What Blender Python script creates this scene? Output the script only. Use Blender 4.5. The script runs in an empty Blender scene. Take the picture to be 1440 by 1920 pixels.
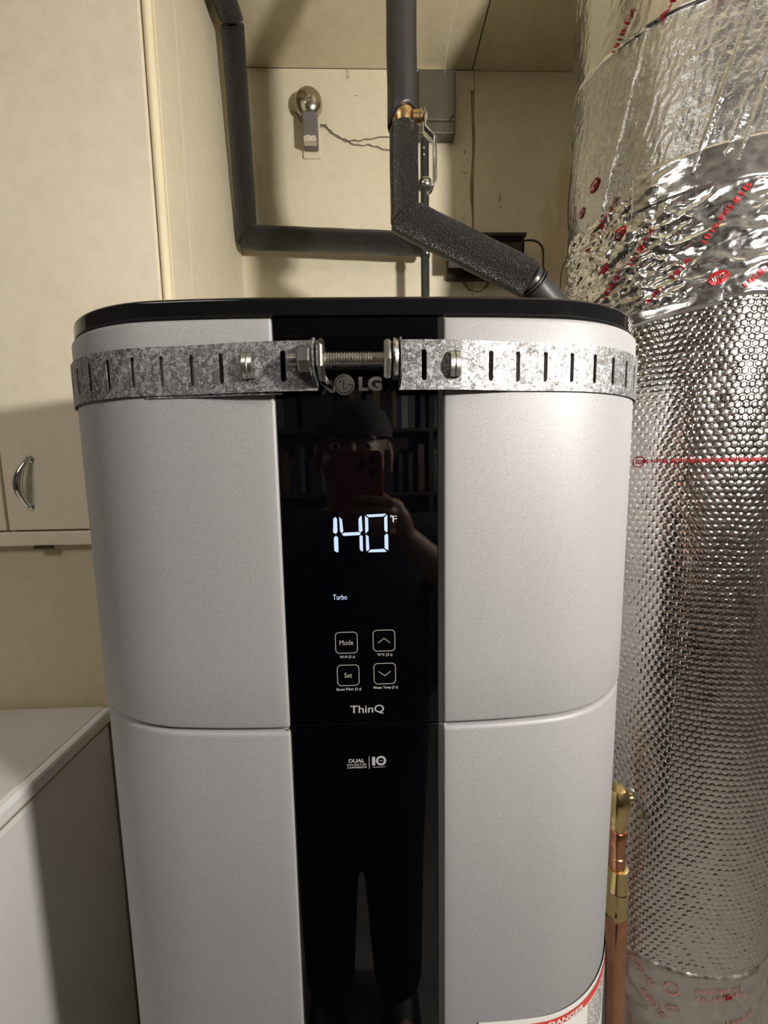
import bpy, bmesh, math, random
import numpy as np
from mathutils import Vector, Matrix

random.seed(4)
PI = math.pi
scn = bpy.context.scene

# ------------------------------------------------------------------ camera
F_PX, W_PX = 773.0, 1440.0
pitch = math.atan(90 / 773); roll = math.atan2(112, 6640); yaw = math.atan(23 / 773)
fw = Vector((math.sin(yaw) * math.cos(pitch), math.cos(yaw) * math.cos(pitch), -math.sin(pitch)))
rt = Vector((math.cos(yaw), -math.sin(yaw), 0)); up = rt.cross(fw)
rt2 = math.cos(roll) * rt - math.sin(roll) * up
up2 = math.sin(roll) * rt + math.cos(roll) * up
cd = bpy.data.cameras.new('camera'); cam = bpy.data.objects.new('camera', cd)
scn.collection.objects.link(cam); scn.camera = cam
cd.sensor_fit = 'HORIZONTAL'; cd.sensor_width = 36.0; cd.lens = 36.0 * F_PX / W_PX
cd.clip_start = 0.01; cd.clip_end = 50
M = Matrix.Identity(4)
for i in range(3):
    M[i][0] = rt2[i]; M[i][1] = up2[i]; M[i][2] = -fw[i]
M[0][3], M[1][3], M[2][3] = 0.0, -0.36, 1.45
cam.matrix_world = M

# ------------------------------------------------------------------ world, light, exposure
w = bpy.data.worlds.new('world'); scn.world = w; w.use_nodes = True
w.node_tree.nodes['Background'].inputs[0].default_value = (0.05, 0.055, 0.065, 1)
w.node_tree.nodes['Background'].inputs[1].default_value = 1.0
LAMP = (0.75, -0.60, 1.72)
LAMP_STRENGTH = 740.0
LAMP_RADIUS = 0.045
FILL_STRENGTH = 7.0
scn.view_settings.view_transform = 'Standard'
scn.view_settings.look = 'None'
scn.view_settings.gamma = 1.0
scn.view_settings.exposure = 0.40
scn.view_settings.use_curve_mapping = False

# ------------------------------------------------------------------ materials
def new_mat(name):
    m = bpy.data.materials.new(name); m.use_nodes = True
    nt = m.node_tree; b = nt.nodes['Principled BSDF']
    return m, nt, b

def nd(nt, t, **kw):
    n = nt.nodes.new(t)
    for k, v in kw.items():
        setattr(n, k, v)
    return n

def noise(nt, scale, detail=3, rough=.5, vec=None, stretch=None):
    tc = nd(nt, 'ShaderNodeTexCoord')
    n = nd(nt, 'ShaderNodeTexNoise'); n.inputs['Scale'].default_value = scale
    n.inputs['Detail'].default_value = detail; n.inputs['Roughness'].default_value = rough
    src = tc.outputs['Object']
    if stretch:
        mp = nd(nt, 'ShaderNodeMapping'); mp.inputs['Scale'].default_value = stretch
        nt.links.new(src, mp.inputs['Vector']); src = mp.outputs['Vector']
    nt.links.new(src, n.inputs['Vector'])
    return n

def ramp(nt, src, stops):
    r = nd(nt, 'ShaderNodeValToRGB'); e = r.color_ramp.elements
    while len(e) < len(stops): e.new(.5)
    for k, (p, c) in enumerate(stops):
        e[k].position = p; e[k].color = (c[0], c[1], c[2], 1) if not isinstance(c, (int, float)) else (c, c, c, 1)
    nt.links.new(src, r.inputs['Fac'])
    return r

def plain(name, col, rough=.5, metal=0., var=0.06, scale=8., bump=0., bscale=200., spec=.5, emit=None, es=1., coat=0.):
    m, nt, b = new_mat(name)
    b.inputs['Roughness'].default_value = rough; b.inputs['Metallic'].default_value = metal
    b.inputs['Specular IOR Level'].default_value = spec
    b.inputs['Coat Weight'].default_value = coat
    n = noise(nt, scale, 4)
    lo = [c * (1 - var) for c in col]; hi = [min(1, c * (1 + var)) for c in col]
    r = ramp(nt, n.outputs['Fac'], [(.3, lo), (.7, hi)])
    nt.links.new(r.outputs['Color'], b.inputs['Base Color'])
    if bump:
        n2 = noise(nt, bscale, 3)
        bp = nd(nt, 'ShaderNodeBump'); bp.inputs['Strength'].default_value = bump; bp.inputs['Distance'].default_value = .002
        nt.links.new(n2.outputs['Fac'], bp.inputs['Height']); nt.links.new(bp.outputs['Normal'], b.inputs['Normal'])
    if emit:
        b.inputs['Emission Color'].default_value = (*emit, 1); b.inputs['Emission Strength'].default_value = es
    return m

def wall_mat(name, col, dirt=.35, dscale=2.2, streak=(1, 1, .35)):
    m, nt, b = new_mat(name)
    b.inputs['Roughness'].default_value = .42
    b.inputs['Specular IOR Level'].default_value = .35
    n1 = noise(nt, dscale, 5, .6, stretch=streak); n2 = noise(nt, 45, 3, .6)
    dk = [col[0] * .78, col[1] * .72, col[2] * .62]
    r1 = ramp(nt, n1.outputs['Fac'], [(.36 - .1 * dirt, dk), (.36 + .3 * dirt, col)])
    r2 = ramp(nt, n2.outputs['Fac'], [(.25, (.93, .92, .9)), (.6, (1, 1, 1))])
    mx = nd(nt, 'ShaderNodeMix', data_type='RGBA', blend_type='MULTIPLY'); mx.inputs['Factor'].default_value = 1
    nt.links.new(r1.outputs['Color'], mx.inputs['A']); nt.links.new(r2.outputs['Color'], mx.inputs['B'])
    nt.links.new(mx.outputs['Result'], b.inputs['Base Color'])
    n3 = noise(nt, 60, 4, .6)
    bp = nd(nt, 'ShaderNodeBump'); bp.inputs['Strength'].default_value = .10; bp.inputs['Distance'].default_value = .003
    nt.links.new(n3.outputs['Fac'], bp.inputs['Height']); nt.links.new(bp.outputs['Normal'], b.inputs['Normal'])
    return m

def metal_flake():
    m, nt, b = new_mat('silver_paint')
    b.inputs['Metallic'].default_value = .12; b.inputs['Roughness'].default_value = .52; b.inputs['Specular IOR Level'].default_value = .35
    n = noise(nt, 900, 2, .6)
    r = ramp(nt, n.outputs['Fac'], [(.3, (.262, .260, .268)), (.7, (.345, .342, .352))])
    nt.links.new(r.outputs['Color'], b.inputs['Base Color'])
    bp = nd(nt, 'ShaderNodeBump'); bp.inputs['Strength'].default_value = .12; bp.inputs['Distance'].default_value = .0006
    n2 = noise(nt, 700, 2, .6)
    nt.links.new(n2.outputs['Fac'], bp.inputs['Height']); nt.links.new(bp.outputs['Normal'], b.inputs['Normal'])
    return m

def galvanized():
    m, nt, b = new_mat('galvanized_steel')
    b.inputs['Metallic'].default_value = .75
    tc = nd(nt, 'ShaderNodeTexCoord')
    nz = noise(nt, 260, 2)
    mixv = nd(nt, 'ShaderNodeMix', data_type='RGBA'); mixv.inputs['Factor'].default_value = .012
    nt.links.new(tc.outputs['Object'], mixv.inputs['A']); nt.links.new(nz.outputs['Color'], mixv.inputs['B'])
    v = nd(nt, 'ShaderNodeTexVoronoi'); v.inputs['Scale'].default_value = 400
    nt.links.new(mixv.outputs['Result'], v.inputs['Vector'])
    sep = nd(nt, 'ShaderNodeSeparateColor'); nt.links.new(v.outputs['Color'], sep.inputs['Color'])
    r = ramp(nt, sep.outputs[0], [(0, (.105, .102, .098)), (.5, (.20, .20, .20)), (1, (.42, .44, .48))])
    nt.links.new(r.outputs['Color'], b.inputs['Base Color'])
    r2 = ramp(nt, sep.outputs[1], [(0, .40), (1, .7)])
    nt.links.new(r2.outputs['Color'], b.inputs['Roughness'])
    bp = nd(nt, 'ShaderNodeBump'); bp.inputs['Strength'].default_value = .35; bp.inputs['Distance'].default_value = .0012
    nt.links.new(sep.outputs[2], bp.inputs['Height']); nt.links.new(bp.outputs['Normal'], b.inputs['Normal'])
    return m

def foam():
    m, nt, b = new_mat('foam_rubber')
    b.inputs['Base Color'].default_value = (.030, .028, .030, 1)
    b.inputs['Roughness'].default_value = .32; b.inputs['Specular IOR Level'].default_value = .9
    v = nd(nt, 'ShaderNodeTexVoronoi'); v.inputs['Scale'].default_value = 400; v.feature = 'F1'
    tc = nd(nt, 'ShaderNodeTexCoord'); nt.links.new(tc.outputs['Object'], v.inputs['Vector'])
    n = noise(nt, 420, 3, .7)
    ad = nd(nt, 'ShaderNodeMath', operation='ADD')
    nt.links.new(v.outputs['Distance'], ad.inputs[0]); nt.links.new(n.outputs['Fac'], ad.inputs[1])
    bp = nd(nt, 'ShaderNodeBump'); bp.inputs['Strength'].default_value = 1.0; bp.inputs['Distance'].default_value = .0055
    nt.links.new(ad.outputs[0], bp.inputs['Height']); nt.links.new(bp.outputs['Normal'], b.inputs['Normal'])
    r = ramp(nt, n.outputs['Fac'], [(.35, (.010, .009, .010)), (.7, (.034, .031, .034))])
    nt.links.new(r.outputs['Color'], b.inputs['Base Color'])
    return m

def foil(name, col=(.86, .84, .82), rough=.16, bump=.0, bscale=300):
    m, nt, b = new_mat(name)
    b.inputs['Metallic'].default_value = 1.0
    n = noise(nt, 60, 4, .6)
    r = ramp(nt, n.outputs['Fac'], [(.3, rough * .7), (.7, rough * 1.5)])
    nt.links.new(r.outputs['Color'], b.inputs['Roughness'])
    r2 = ramp(nt, n.outputs['Fac'], [(.3, [c * .9 for c in col]), (.7, col)])
    nt.links.new(r2.outputs['Color'], b.inputs['Base Color'])
    if bump:
        n2 = noise(nt, bscale, 4, .6)
        bp = nd(nt, 'ShaderNodeBump'); bp.inputs['Strength'].default_value = bump; bp.inputs['Distance'].default_value = .002
        nt.links.new(n2.outputs['Fac'], bp.inputs['Height']); nt.links.new(bp.outputs['Normal'], b.inputs['Normal'])
    return m

MT = {}
MT['wall'] = wall_mat('cream_paint_wall', (.78, .715, .55), .12)
MT['ceil'] = wall_mat('cream_paint_ceiling', (.66, .59, .42), .5)
MT['cab'] = wall_mat('cream_paint_cabinet', (.76, .69, .55), .0, 1.6)
MT['bead'] = plain('cream_gloss_bead', (.84, .74, .52), .35, var=.04, bump=.2, bscale=40)
MT['below'] = wall_mat('shaded_cream_wall', (.60, .52, .36), .3)  # shade under the cupboard put into a darker wall colour
MT['dark'] = plain('dark_gap', (.03, .022, .012), .9)
MT['stain'] = plain('brown_stain', (.30, .22, .11), .8, var=.25, scale=60)
MT['floor'] = plain('dark_concrete_floor', (.22, .21, .195), .7, var=.2, scale=5, bump=.3, bscale=50)
MT['room'] = plain('dim_room_wall', (.10, .09, .08), .8, var=.1)
MT['silver'] = metal_flake()
MT['glass'] = plain('black_glass', (.0008, .0008, .0014), .02, var=0, spec=.5)
MT['gloss'] = plain('black_gloss_plastic', (.005, .005, .006), .05, var=.05, spec=.5)
MT['trimgrey'] = plain('grey_edge_plastic', (.09, .088, .086), .25, var=.05, spec=.6)
MT['galv'] = galvanized()
MT['zinc'] = plain('zinc_plated_steel', (.62, .61, .58), .27, 1., var=.12, scale=120)
MT['steel'] = plain('polished_steel', (.72, .72, .72), .18, 1., var=.08, scale=60)
MT['gunmetal'] = plain('dark_oxide_steel', (.30, .29, .28), .32, 1., var=.15, scale=100)
MT['foam'] = foam()
MT['foamin'] = plain('foam_inside', (.012, .011, .012), .8, var=.1)
MT['smoothfoam'] = plain('smooth_black_rubber', (.030, .029, .032), .38, var=.2, scale=30, bump=.15, bscale=90, spec=.55)
MT['iron'] = plain('black_iron_pipe', (.035, .034, .035), .35, .2, var=.2, scale=40)
MT['brass'] = plain('bronze_brass', (.62, .42, .22), .30, 1., var=.15, scale=90, bump=.1)
MT['ybrass'] = plain('yellow_brass', (.80, .64, .30), .2, 1., var=.08, scale=60)
MT['copper'] = plain('copper_tube', (.72, .36, .22), .22, 1., var=.18, scale=40, bump=.06, bscale=60)
MT['chrome'] = plain('chrome', (.70, .70, .68), .12, 1., var=.05)
MT['bell'] = plain('tarnished_nickel', (.52, .47, .38), .22, 1., var=.2, scale=50)
MT['bellbox'] = plain('grey_painted_bell_box', (.16, .145, .14), .55, var=.08, scale=60)
MT['peel'] = plain('peeled_cream_paint', (.62, .56, .46), .6, var=.15, scale=200)
MT['ebox'] = plain('olive_grey_box', (.095, .085, .062), .5, var=.15, scale=20, bump=.1)
MT['darkbox'] = plain('dark_brown_box', (.035, .024, .014), .5, var=.25, scale=30)
MT['wire'] = plain('grey_cloth_wire', (.20, .17, .14), .7, var=.2, scale=200)
MT['cable'] = plain('black_cable', (.03, .022, .018), .5, var=.2)
MT['white'] = plain('white_enamel', (.74, .735, .72), .3, var=.03, scale=4, spec=.5)
MT['whitetrim'] = plain('white_plastic_trim', (.80, .79, .79), .35, var=.02)
MT['greytop'] = plain('worn_white_top', (.62, .605, .57), .4, var=.06, scale=5)
MT['foil_b'] = foil('bubble_foil', (.93, .895, .865), .12)
MT['foil_j'] = foil('crinkled_foil', (.72, .72, .73), .20, .45, 260)
MT['foil_t'] = foil('smooth_foil_tape', (.82, .82, .82), .17, .15, 160)
MT['foil_lo'] = foil('dull_foil_tape', (.80, .77, .73), .33, .1, 120)
MT['red'] = plain('red_ink', (.30, .010, .016), .4, .3, var=.1, scale=200)
MT['redpale'] = plain('faded_red_ink', (.44, .20, .17), .5, .2, var=.15, scale=100)
MT['led'] = plain('white_blue_led', (.04, .05, .08), .5, emit=(.60, .76, 1.0), es=.72)
MT['icon'] = plain('backlit_warm_icon', (.12, .11, .10), .5, emit=(.80, .74, .62), es=.22)
MT['print'] = plain('glowing_grey_print', (.42, .42, .42), .5, emit=(.7, .7, .7), es=.12)  # printed lettering with a slight glow put into its ink
MT['printdim'] = plain('faint_glow_grey_print', (.42, .42, .42), .5, emit=(.7, .7, .7), es=.05)  # fainter glow put into this printed line
MT['logogrey'] = plain('logo_grey', (.48, .48, .49), .35, .3, var=.02)
MT['black'] = plain('black_ink', (.01, .01, .01), .5, var=0)
MT['label'] = plain('label_paper', (.80, .79, .78), .35, var=.02)
MT['labelred'] = plain('label_red', (.62, .06, .045), .4, var=.02)
MT['ink'] = plain('small_print_ink', (.25, .24, .24), .6, var=0)
MT['bulb'] = plain('lamp_glow', (1, 1, 1), .5, emit=(1.0, .94, .855), es=LAMP_STRENGTH)
MT['fill_glow'] = plain('added_fill_glow', (1, 1, 1), .5, emit=(1.0, .93, .84), es=FILL_STRENGTH)  # emission of the added fill panel
MT['skin'] = plain('skin', (.34, .20, .14), .5, var=.05, scale=20)
MT['hair'] = plain('dark_hair', (.02, .015, .012), .5)
MT['cap'] = plain('black_cap_cloth', (.055, .05, .05), .8, var=.1, scale=60, bump=.3, bscale=600)
MT['shirt'] = plain('black_shirt_cloth', (.012, .012, .016), .85, var=.1)
MT['trousers'] = plain('dark_trouser_cloth', (.012, .012, .016), .85, var=.2, scale=90)
MT['shoe'] = plain('black_shoe', (.02, .02, .02), .5)
MT['phone'] = plain('red_brown_phone_case', (.30, .06, .035), .45, var=.04)
MT['lens'] = plain('dark_lens', (.005, .005, .007), .05, var=0)
MT['eye'] = plain('eye_white', (.7, .68, .65), .2, var=0)
MT['lip'] = plain('lip', (.40, .17, .14), .5)
MT['wood'] = plain('dark_shelf_wood', (.06, .04, .025), .5, var=.2, scale=12)
for k, c in dict(book_blue=(.02, .04, .30), book_tan=(.38, .27, .14), book_grey=(.16, .16, .17), book_white=(.6, .56, .5), book_dark=(.05, .045, .05), book_brown=(.16, .09, .05)).items():
    MT[k] = plain(k, c, .4, var=.1)

# ------------------------------------------------------------------ object helpers
COL = scn.collection

def wloc(o):
    v = Vector((0, 0, 0))
    while o is not None:
        v += o.location; o = o.parent
    return v

def tag(o, label=None, cat=None, group=None, kind=None):
    if label: o['label'] = label
    if cat: o['category'] = cat
    if group: o['group'] = group
    if kind: o['kind'] = kind
    return o

def thing(name, loc, label, cat, group=None):
    o = bpy.data.objects.new(name, None); o.empty_display_size = .05
    COL.objects.link(o); o.location = loc
    return tag(o, label, cat, group)

def obj(name, verts, faces, mat, parent=None, smooth=True, origin=None, bevel=0, solid=0, auto=True):
    """verts in world coordinates; stored relative to the parent (or to origin)"""
    base = wloc(parent) if parent else Vector(origin or (0, 0, 0))
    vs = np.asarray([tuple(v) for v in verts] if not isinstance(verts, np.ndarray) else verts, dtype=np.float64) - np.array(base)
    me = bpy.data.meshes.new(name)
    if isinstance(faces, np.ndarray):
        n = len(faces)
        me.vertices.add(len(vs)); me.vertices.foreach_set('co', vs.astype(np.float32).ravel())
        me.loops.add(n * 4); me.loops.foreach_set('vertex_index', faces.astype(np.int32).ravel())
        me.polygons.add(n); me.polygons.foreach_set('loop_start', np.arange(0, n * 4, 4, dtype=np.int32))
        me.update(calc_edges=True)
    else:
        me.from_pydata([tuple(v) for v in vs], [], faces)
        me.update()
    if smooth:
        me.polygons.foreach_set('use_smooth', [True] * len(me.polygons))
        if auto:
            try: me.set_sharp_from_angle(angle=math.radians(35))
            except Exception: pass
    me.materials.append(MT[mat] if isinstance(mat, str) else mat)
    o = bpy.data.objects.new(name, me); COL.objects.link(o)
    if parent: o.parent = parent
    elif origin: o.location = origin
    if solid:
        md = o.modifiers.new('thickness', 'SOLIDIFY'); md.thickness = solid; md.offset = 0
    if bevel:
        md = o.modifiers.new('bevel', 'BEVEL'); md.width = bevel; md.segments = 2; md.limit_method = 'ANGLE'
        if smooth: pass
    return o

class MB:
    def __init__(s): s.v = []; s.f = []
    def add(s, v, f):
        k = len(s.v); s.v += [tuple(p) for p in v]; s.f += [tuple(i + k for i in q) for q in f]; return s
    def box(s, x0, x1, y0, y1, z0, z1):
        return s.add([(x0, y0, z0), (x1, y0, z0), (x1, y1, z0), (x0, y1, z0), (x0, y0, z1), (x1, y0, z1), (x1, y1, z1), (x0, y1, z1)],
                     [(3, 2, 1, 0), (4, 5, 6, 7), (0, 1, 5, 4), (1, 2, 6, 5), (2, 3, 7, 6), (3, 0, 4, 7)])
    def tube(s, pts, r, n=16, caps=True, ry=None, mitre=True):
        """sweep a circle along pts; r scalar or list"""
        pts = [Vector(p) for p in pts]; m = len(pts)
        rr = r if isinstance(r, (list, tuple)) else [r] * m
        t = []
        for i in range(m):
            a = pts[max(i - 1, 0)]; b = pts[min(i + 1, m - 1)]
            if i == 0 or i == m - 1: d = (b - a).normalized()
            else: d = ((pts[i] - a).normalized() + (b - pts[i]).normalized()).normalized()
            t.append(d)
        ref = Vector((0, 0, 1)) if abs(t[0].z) < .9 else Vector((0, 1, 0))
        u = (ref - ref.dot(t[0]) * t[0]).normalized()
        vs = []; fs = []
        for i in range(m):
            u = (u - u.dot(t[i]) * t[i])
            u.normalize(); w_ = t[i].cross(u)
            for k in range(n):
                a = 2 * PI * k / n
                vs.append(pts[i] + rr[i] * (math.cos(a) * u + math.sin(a) * w_))
        for i in range(m - 1):
            for k in range(n):
                a = i * n + k; b = i * n + (k + 1) % n
                fs.append((a, b, b + n, a + n))
        if caps:
            fs.append(tuple(reversed(range(n)))); fs.append(tuple((m - 1) * n + k for k in range(n)))
        return s.add(vs, fs)
    def lathe(s, prof, axis='Z', c=(0, 0, 0), n=32, a0=0, a1=2 * PI):
        """prof: (r, h) along axis; closed angularly"""
        vs = []; fs = []; m = len(prof)
        for r, h in prof:
            for k in range(n):
                a = 2 * PI * k / n
                p = (r * math.cos(a), r * math.sin(a), h)
                if axis == 'X': p = (p[2], p[0], p[1])
                if axis == 'Y': p = (p[0], p[2], p[1])
                vs.append((p[0] + c[0], p[1] + c[1], p[2] + c[2]))
        for i in range(m - 1):
            for k in range(n):
                a = i * n + k; b = i * n + (k + 1) % n
                fs.append((a, b, b + n, a + n) if axis != 'Y' else (a, a + n, b + n, b))
        if prof[0][0] > 1e-6: fs.append(tuple(range(n))[::-1] if axis != 'Y' else tuple(range(n)))
        if prof[-1][0] > 1e-6:
            q = tuple((m - 1) * n + k for k in range(n)); fs.append(q if axis != 'Y' else q[::-1])
        return s.add(vs, fs)
    def prism(s, poly, y0, y1):
        """poly in (x,z), extruded in y"""
        n = len(poly)
        v = [(x, y0, z) for x, z in poly] + [(x, y1, z) for x, z in poly]
        f = [tuple(range(n)), tuple(range(2 * n - 1, n - 1, -1))]
        f += [(k, k + n, (k + 1) % n + n, (k + 1) % n) for k in range(n)]
        return s.add(v, f)
    def build(s, name, mat, parent=None, **kw):
        return obj(name, s.v, s.f, mat, parent, **kw)

def box(name, x0, x1, y0, y1, z0, z1, mat, parent=None, bevel=0, **kw):
    return MB().box(x0, x1, y0, y1, z0, z1).build(name, mat, parent, smooth=False, bevel=bevel, **kw)

def struct(o):
    o['kind'] = 'structure'; return o

# numpy noise for crumpled surfaces
_rng = np.random.RandomState(7)
_G = _rng.rand(128, 128)
def vnoise(u, v):
    iu = np.floor(u).astype(int); iv = np.floor(v).astype(int); fu = u - iu; fv = v - iv
    fu = fu * fu * (3 - 2 * fu); fv = fv * fv * (3 - 2 * fv)
    g = lambda a, b: _G[a % 128, b % 128]
    return (g(iu, iv) * (1 - fu) + g(iu + 1, iv) * fu) * (1 - fv) + (g(iu, iv + 1) * (1 - fu) + g(iu + 1, iv + 1) * fu) * fv
def ridged(u, v): return 1 - np.abs(2 * vnoise(u, v) - 1)

# ------------------------------------------------------------------ the room shell
ZC = 2.447; YB = .81; XS = -.328
floor = struct(box('floor', -1.9, 2.4, -2.5, 1.0, -.1, 0, 'floor'))
back = struct(box('wall_back', XS - .1, 2.4, YB + .004, YB + .1, 0, 2.7, 'dark'))
box('wall_panel', XS, .2842, YB, YB + .004, 0, ZC - .0012, 'wall', back)
box('wall_panel', .2858, 2.4, YB, YB + .004, 0, ZC - .0022, 'wall', back)
ceil = struct(box('ceiling', -1.9, 2.4, -2.5, 1.0, ZC + .004, ZC + .1, 'dark'))
box('ceiling_panel', -1.9, .2785, -.15, YB - .0005, ZC, ZC + .004, 'ceil', ceil)
box('ceiling_panel', .2815, 2.4, -.15, YB - .0005, ZC - .0015, ZC + .004, 'ceil', ceil)
box('ceiling_panel', -1.9, 2.4, -2.5, -.152, ZC, ZC + .004, 'room', ceil)
# brown water stain along the seam of the two back panels, uneven in width
def ragged(name, pts, mat, parent, y, th=.0012):
    """pts: (x, z, halfwidth) down a strip lying on a wall at y"""
    vs = []; fs = []
    for x, z, h in pts:
        vs += [(x - h, y, z), (x + h, y, z)]
    for i in range(len(pts) - 1): fs.append((2 * i, 2 * i + 1, 2 * i + 3, 2 * i + 2))
    return obj(name, vs, fs, mat, parent, smooth=False, solid=th)
ragged('seam_stain', [(.280 + .0025 * math.sin(z * 31) + .002, z, .0022 + .0018 * (.5 + .5 * math.sin(z * 47 + 1))) for z in np.linspace(2.0, 2.40, 30)], 'stain', back, YB - .0005)
MB().add([(.2805 + .003 * math.sin(i * 1.7) + s * (.0035 + .003 * math.sin(i * .9)), y, ZC - .002) for i, y in enumerate(np.linspace(.20, .50, 14)) for s in (-1, 1)],
         [(2 * i, 2 * i + 1, 2 * i + 3, 2 * i + 2) for i in range(13)]).build('seam_stain', 'dark', ceil, solid=.001)
# drip of paint under the ceiling line
MB().prism([(-.0415, 2.424), (-.0385, 2.4225), (-.036, 2.425), (-.0345, 2.4235), (-.0335, 2.428), (-.0335, 2.444), (-.042, 2.444), (-.0405, 2.435)], YB - .0025, YB).build('paint_drip', 'peel', back, smooth=False)
# torn round scar where something was glued to the back wall
scar = MB()
for k in range(26):
    a0 = 2 * PI * k / 26; a1 = 2 * PI * (k + 1) / 26
    if 5 < k < 12: continue
    for (ra, rb) in [(.036 + .003 * math.sin(3 * a0), .0385 + .004 * abs(math.sin(5 * a0)))]:
        cx, cz = .2947, 1.949
        scar.add([(cx + ra * math.cos(a0), YB - .0008, cz + ra * math.sin(a0)), (cx + rb * math.cos(a0), YB - .0008, cz + rb * math.sin(a0)),
                  (cx + rb * math.cos(a1), YB - .0008, cz + rb * math.sin(a1)), (cx + ra * math.cos(a1), YB - .0008, cz + ra * math.sin(a1))], [(0, 1, 2, 3)])
scar.add([(.322, YB - .0009, 1.925), (.340, YB - .0009, 1.934), (.335, YB - .0009, 1.950), (.329, YB - .0009, 1.957), (.321, YB - .0009, 1.940)], [(0, 1, 2, 3, 4)])
scar.build('torn_paint_ring', 'stain', back, smooth=False, solid=.0008)
mk = MB()
for (x, z, h, l) in [(.3555, 2.144, .0025, .024), (.3575, 2.121, .002, .006), (.256, 2.208, .002, .004), (.264, 2.205, .002, .005), (.2605, 2.096, .005, .0015), (-.02, 2.385, .003, .003), (.262, 2.255, .0015, .012)]:
    mk.add([(x - h, YB - .0006, z), (x, YB - .0006, z - l / 2), (x + h, YB - .0006, z), (x + h * .3, YB - .0006, z + l / 2)], [(0, 1, 2, 3)])
mk.build('nick', 'stain', back, smooth=False, solid=.0008)
# the left side of the alcove and the wall behind the appliance
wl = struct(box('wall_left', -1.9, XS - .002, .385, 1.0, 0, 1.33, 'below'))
ws = struct(box('wall_left_upper', -1.9, XS, .47, 1.0, 1.33, ZC, 'wall', bevel=.002))
tr1 = struct(box('trim_1', XS - .03, XS + .0010, .388, .4685, 1.315, ZC, 'wall', bevel=.0015))
struct(box('wall_left_outer', -2.0, -1.9, -2.5, 1.0, 0, 2.7, 'room'))
struct(box('wall_right', 2.4, 2.5, -2.5, 1.0, 0, 2.7, 'room'))
struct(box('wall_front', -2.0, 2.5, -2.6, -2.5, 0, 2.7, 'room'))

# ------------------------------------------------------------------ built-in cupboard at the left
cab = thing('wall_cupboard', (-.9, .36, 1.324), 'cream painted wall cupboard with a chrome bow handle above the white appliance', 'cupboard')
box('carcass', -1.6, -.334, .381, .392, 1.322, 2.44, 'cab', cab)
box('bottom_rail', -1.6, -.3265, .368, .3835, 1.3178, 1.3425, 'cab', cab, bevel=.003)
MB().tube([(-.3345, .3785, 1.3425), (-.3335, .3785, 1.8), (-.3330, .3785, 2.43)], .0075, 16).build('edge_bead', 'bead', cab)
def door(x0, x1):
    d = box('door', x0, x1, .371, .3809, 1.3455, 2.43, 'cab', cab, bevel=.0025)
    return d
dr = door(-.6330, -.3424); dl = door(-1.3, -.6372)
# bow pull: two feet and an arched flattened grip
hn = MB()
pp = []; rr = []
for i in range(25):
    t = i / 24; z = 1.4685 - .081 * t; b = math.sin(PI * t)
    pp.append((-.5830 - .008 * t - .008 * b, .371 - .004 - .013 * b ** .8, z)); rr.append(.0036 + .0034 * b ** 1.5)
hn.tube(pp, rr, 14)
for z, x in ((1.4685, -.5830), (1.3875, -.5910)):
    hn.lathe([(.0065, 0), (.0065, -.002), (.004, -.004), (.0036, -.006)], 'Y', (x, .371, z), 16)
hn.build('handle', 'chrome', dr)['label'] = 'chrome bow handle'
lt = MB().box(-.592, -.560, .3670, .3715, 1.3125, 1.3175)
lt.build('latch', 'darkbox', cab, smooth=False)

# ------------------------------------------------------------------ white appliance under it
fz = thing('white_appliance', (-.9, -.1, 0), 'white chest appliance with a grey-white top and raised white rim below the cupboard', 'appliance')
FX = -.492
box('cabinet_body', -1.18, FX - .004, -.45, .376, .03, 0.980, 'white', fz, bevel=.01)
box('lid_rim', -1.19, FX, -.46, .380, .983, 1.0085, 'whitetrim', fz, bevel=.006)
box('top_panel', -1.16, FX - .0135, -.44, .378, 1.004, 1.0100, 'greytop', fz, bevel=.001)
box('plinth', -1.15, FX - .03, -.42, .33, 0, .03, 'black', fz)
st = MB()
for i, y in enumerate(np.linspace(-.45, .35, 21)): pass
box('seal_strip', -1.17, FX - .006, -.44, .374, .978, .985, 'stain', fz)

# ------------------------------------------------------------------ water heater
XC = -.009
def half_profile(n_arc=10, n_cor=26):
    """(x offset, y) from the centre of the front to the middle of the side"""
    W, flat, R1, a1 = .310, .073, .95, math.radians(6)
    pts = [(0, 0), (flat * .5, 0), (flat, 0)]
    x1 = flat + R1 * math.sin(a1); y1 = R1 * (1 - math.cos(a1))
    for i in range(1, n_arc + 1):
        a = a1 * i / n_arc; pts.append((flat + R1 * math.sin(a), R1 * (1 - math.cos(a))))
    r = (W - x1) / (1 - math.sin(a1)); cx = x1 - r * math.sin(a1); cy = y1 + r * math.cos(a1)
    for i in range(1, n_cor + 1):
        a = a1 + (PI / 2 - a1) * i / n_cor; pts.append((cx + r * math.sin(a), cy - r * math.cos(a)))
    pts.append((W, .31))
    return pts
HP = half_profile()
def full_outline():
    right = [(XC + x, y) for x, y in HP]                      # front centre -> right middle
    right += [(XC + x, .62 - y) for x, y in reversed(HP[:-1])]   # right middle -> back centre
    left = [(2 * XC - x, y) for x, y in reversed(right[1:-1])]   # back -> left -> front
    return right + left
OUT = full_outline()
def normals(path, closed=True):
    n = len(path); out = []
    for i in range(n):
        a = path[(i - 1) % n] if (closed or i > 0) else path[i]; b = path[(i + 1) % n] if (closed or i < n - 1) else path[i]
        dx, dy = b[0] - a[0], b[1] - a[1]; l = math.hypot(dx, dy) or 1
        out.append((dy / l, -dx / l))
    return out
PL0, PR0 = -.0805, .0635      # edges of the black front strip
heater = thing('water_heater', (XC, .31, 0), 'tall silver water heater with a black glass control strip and black lid', 'water heater')

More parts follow.
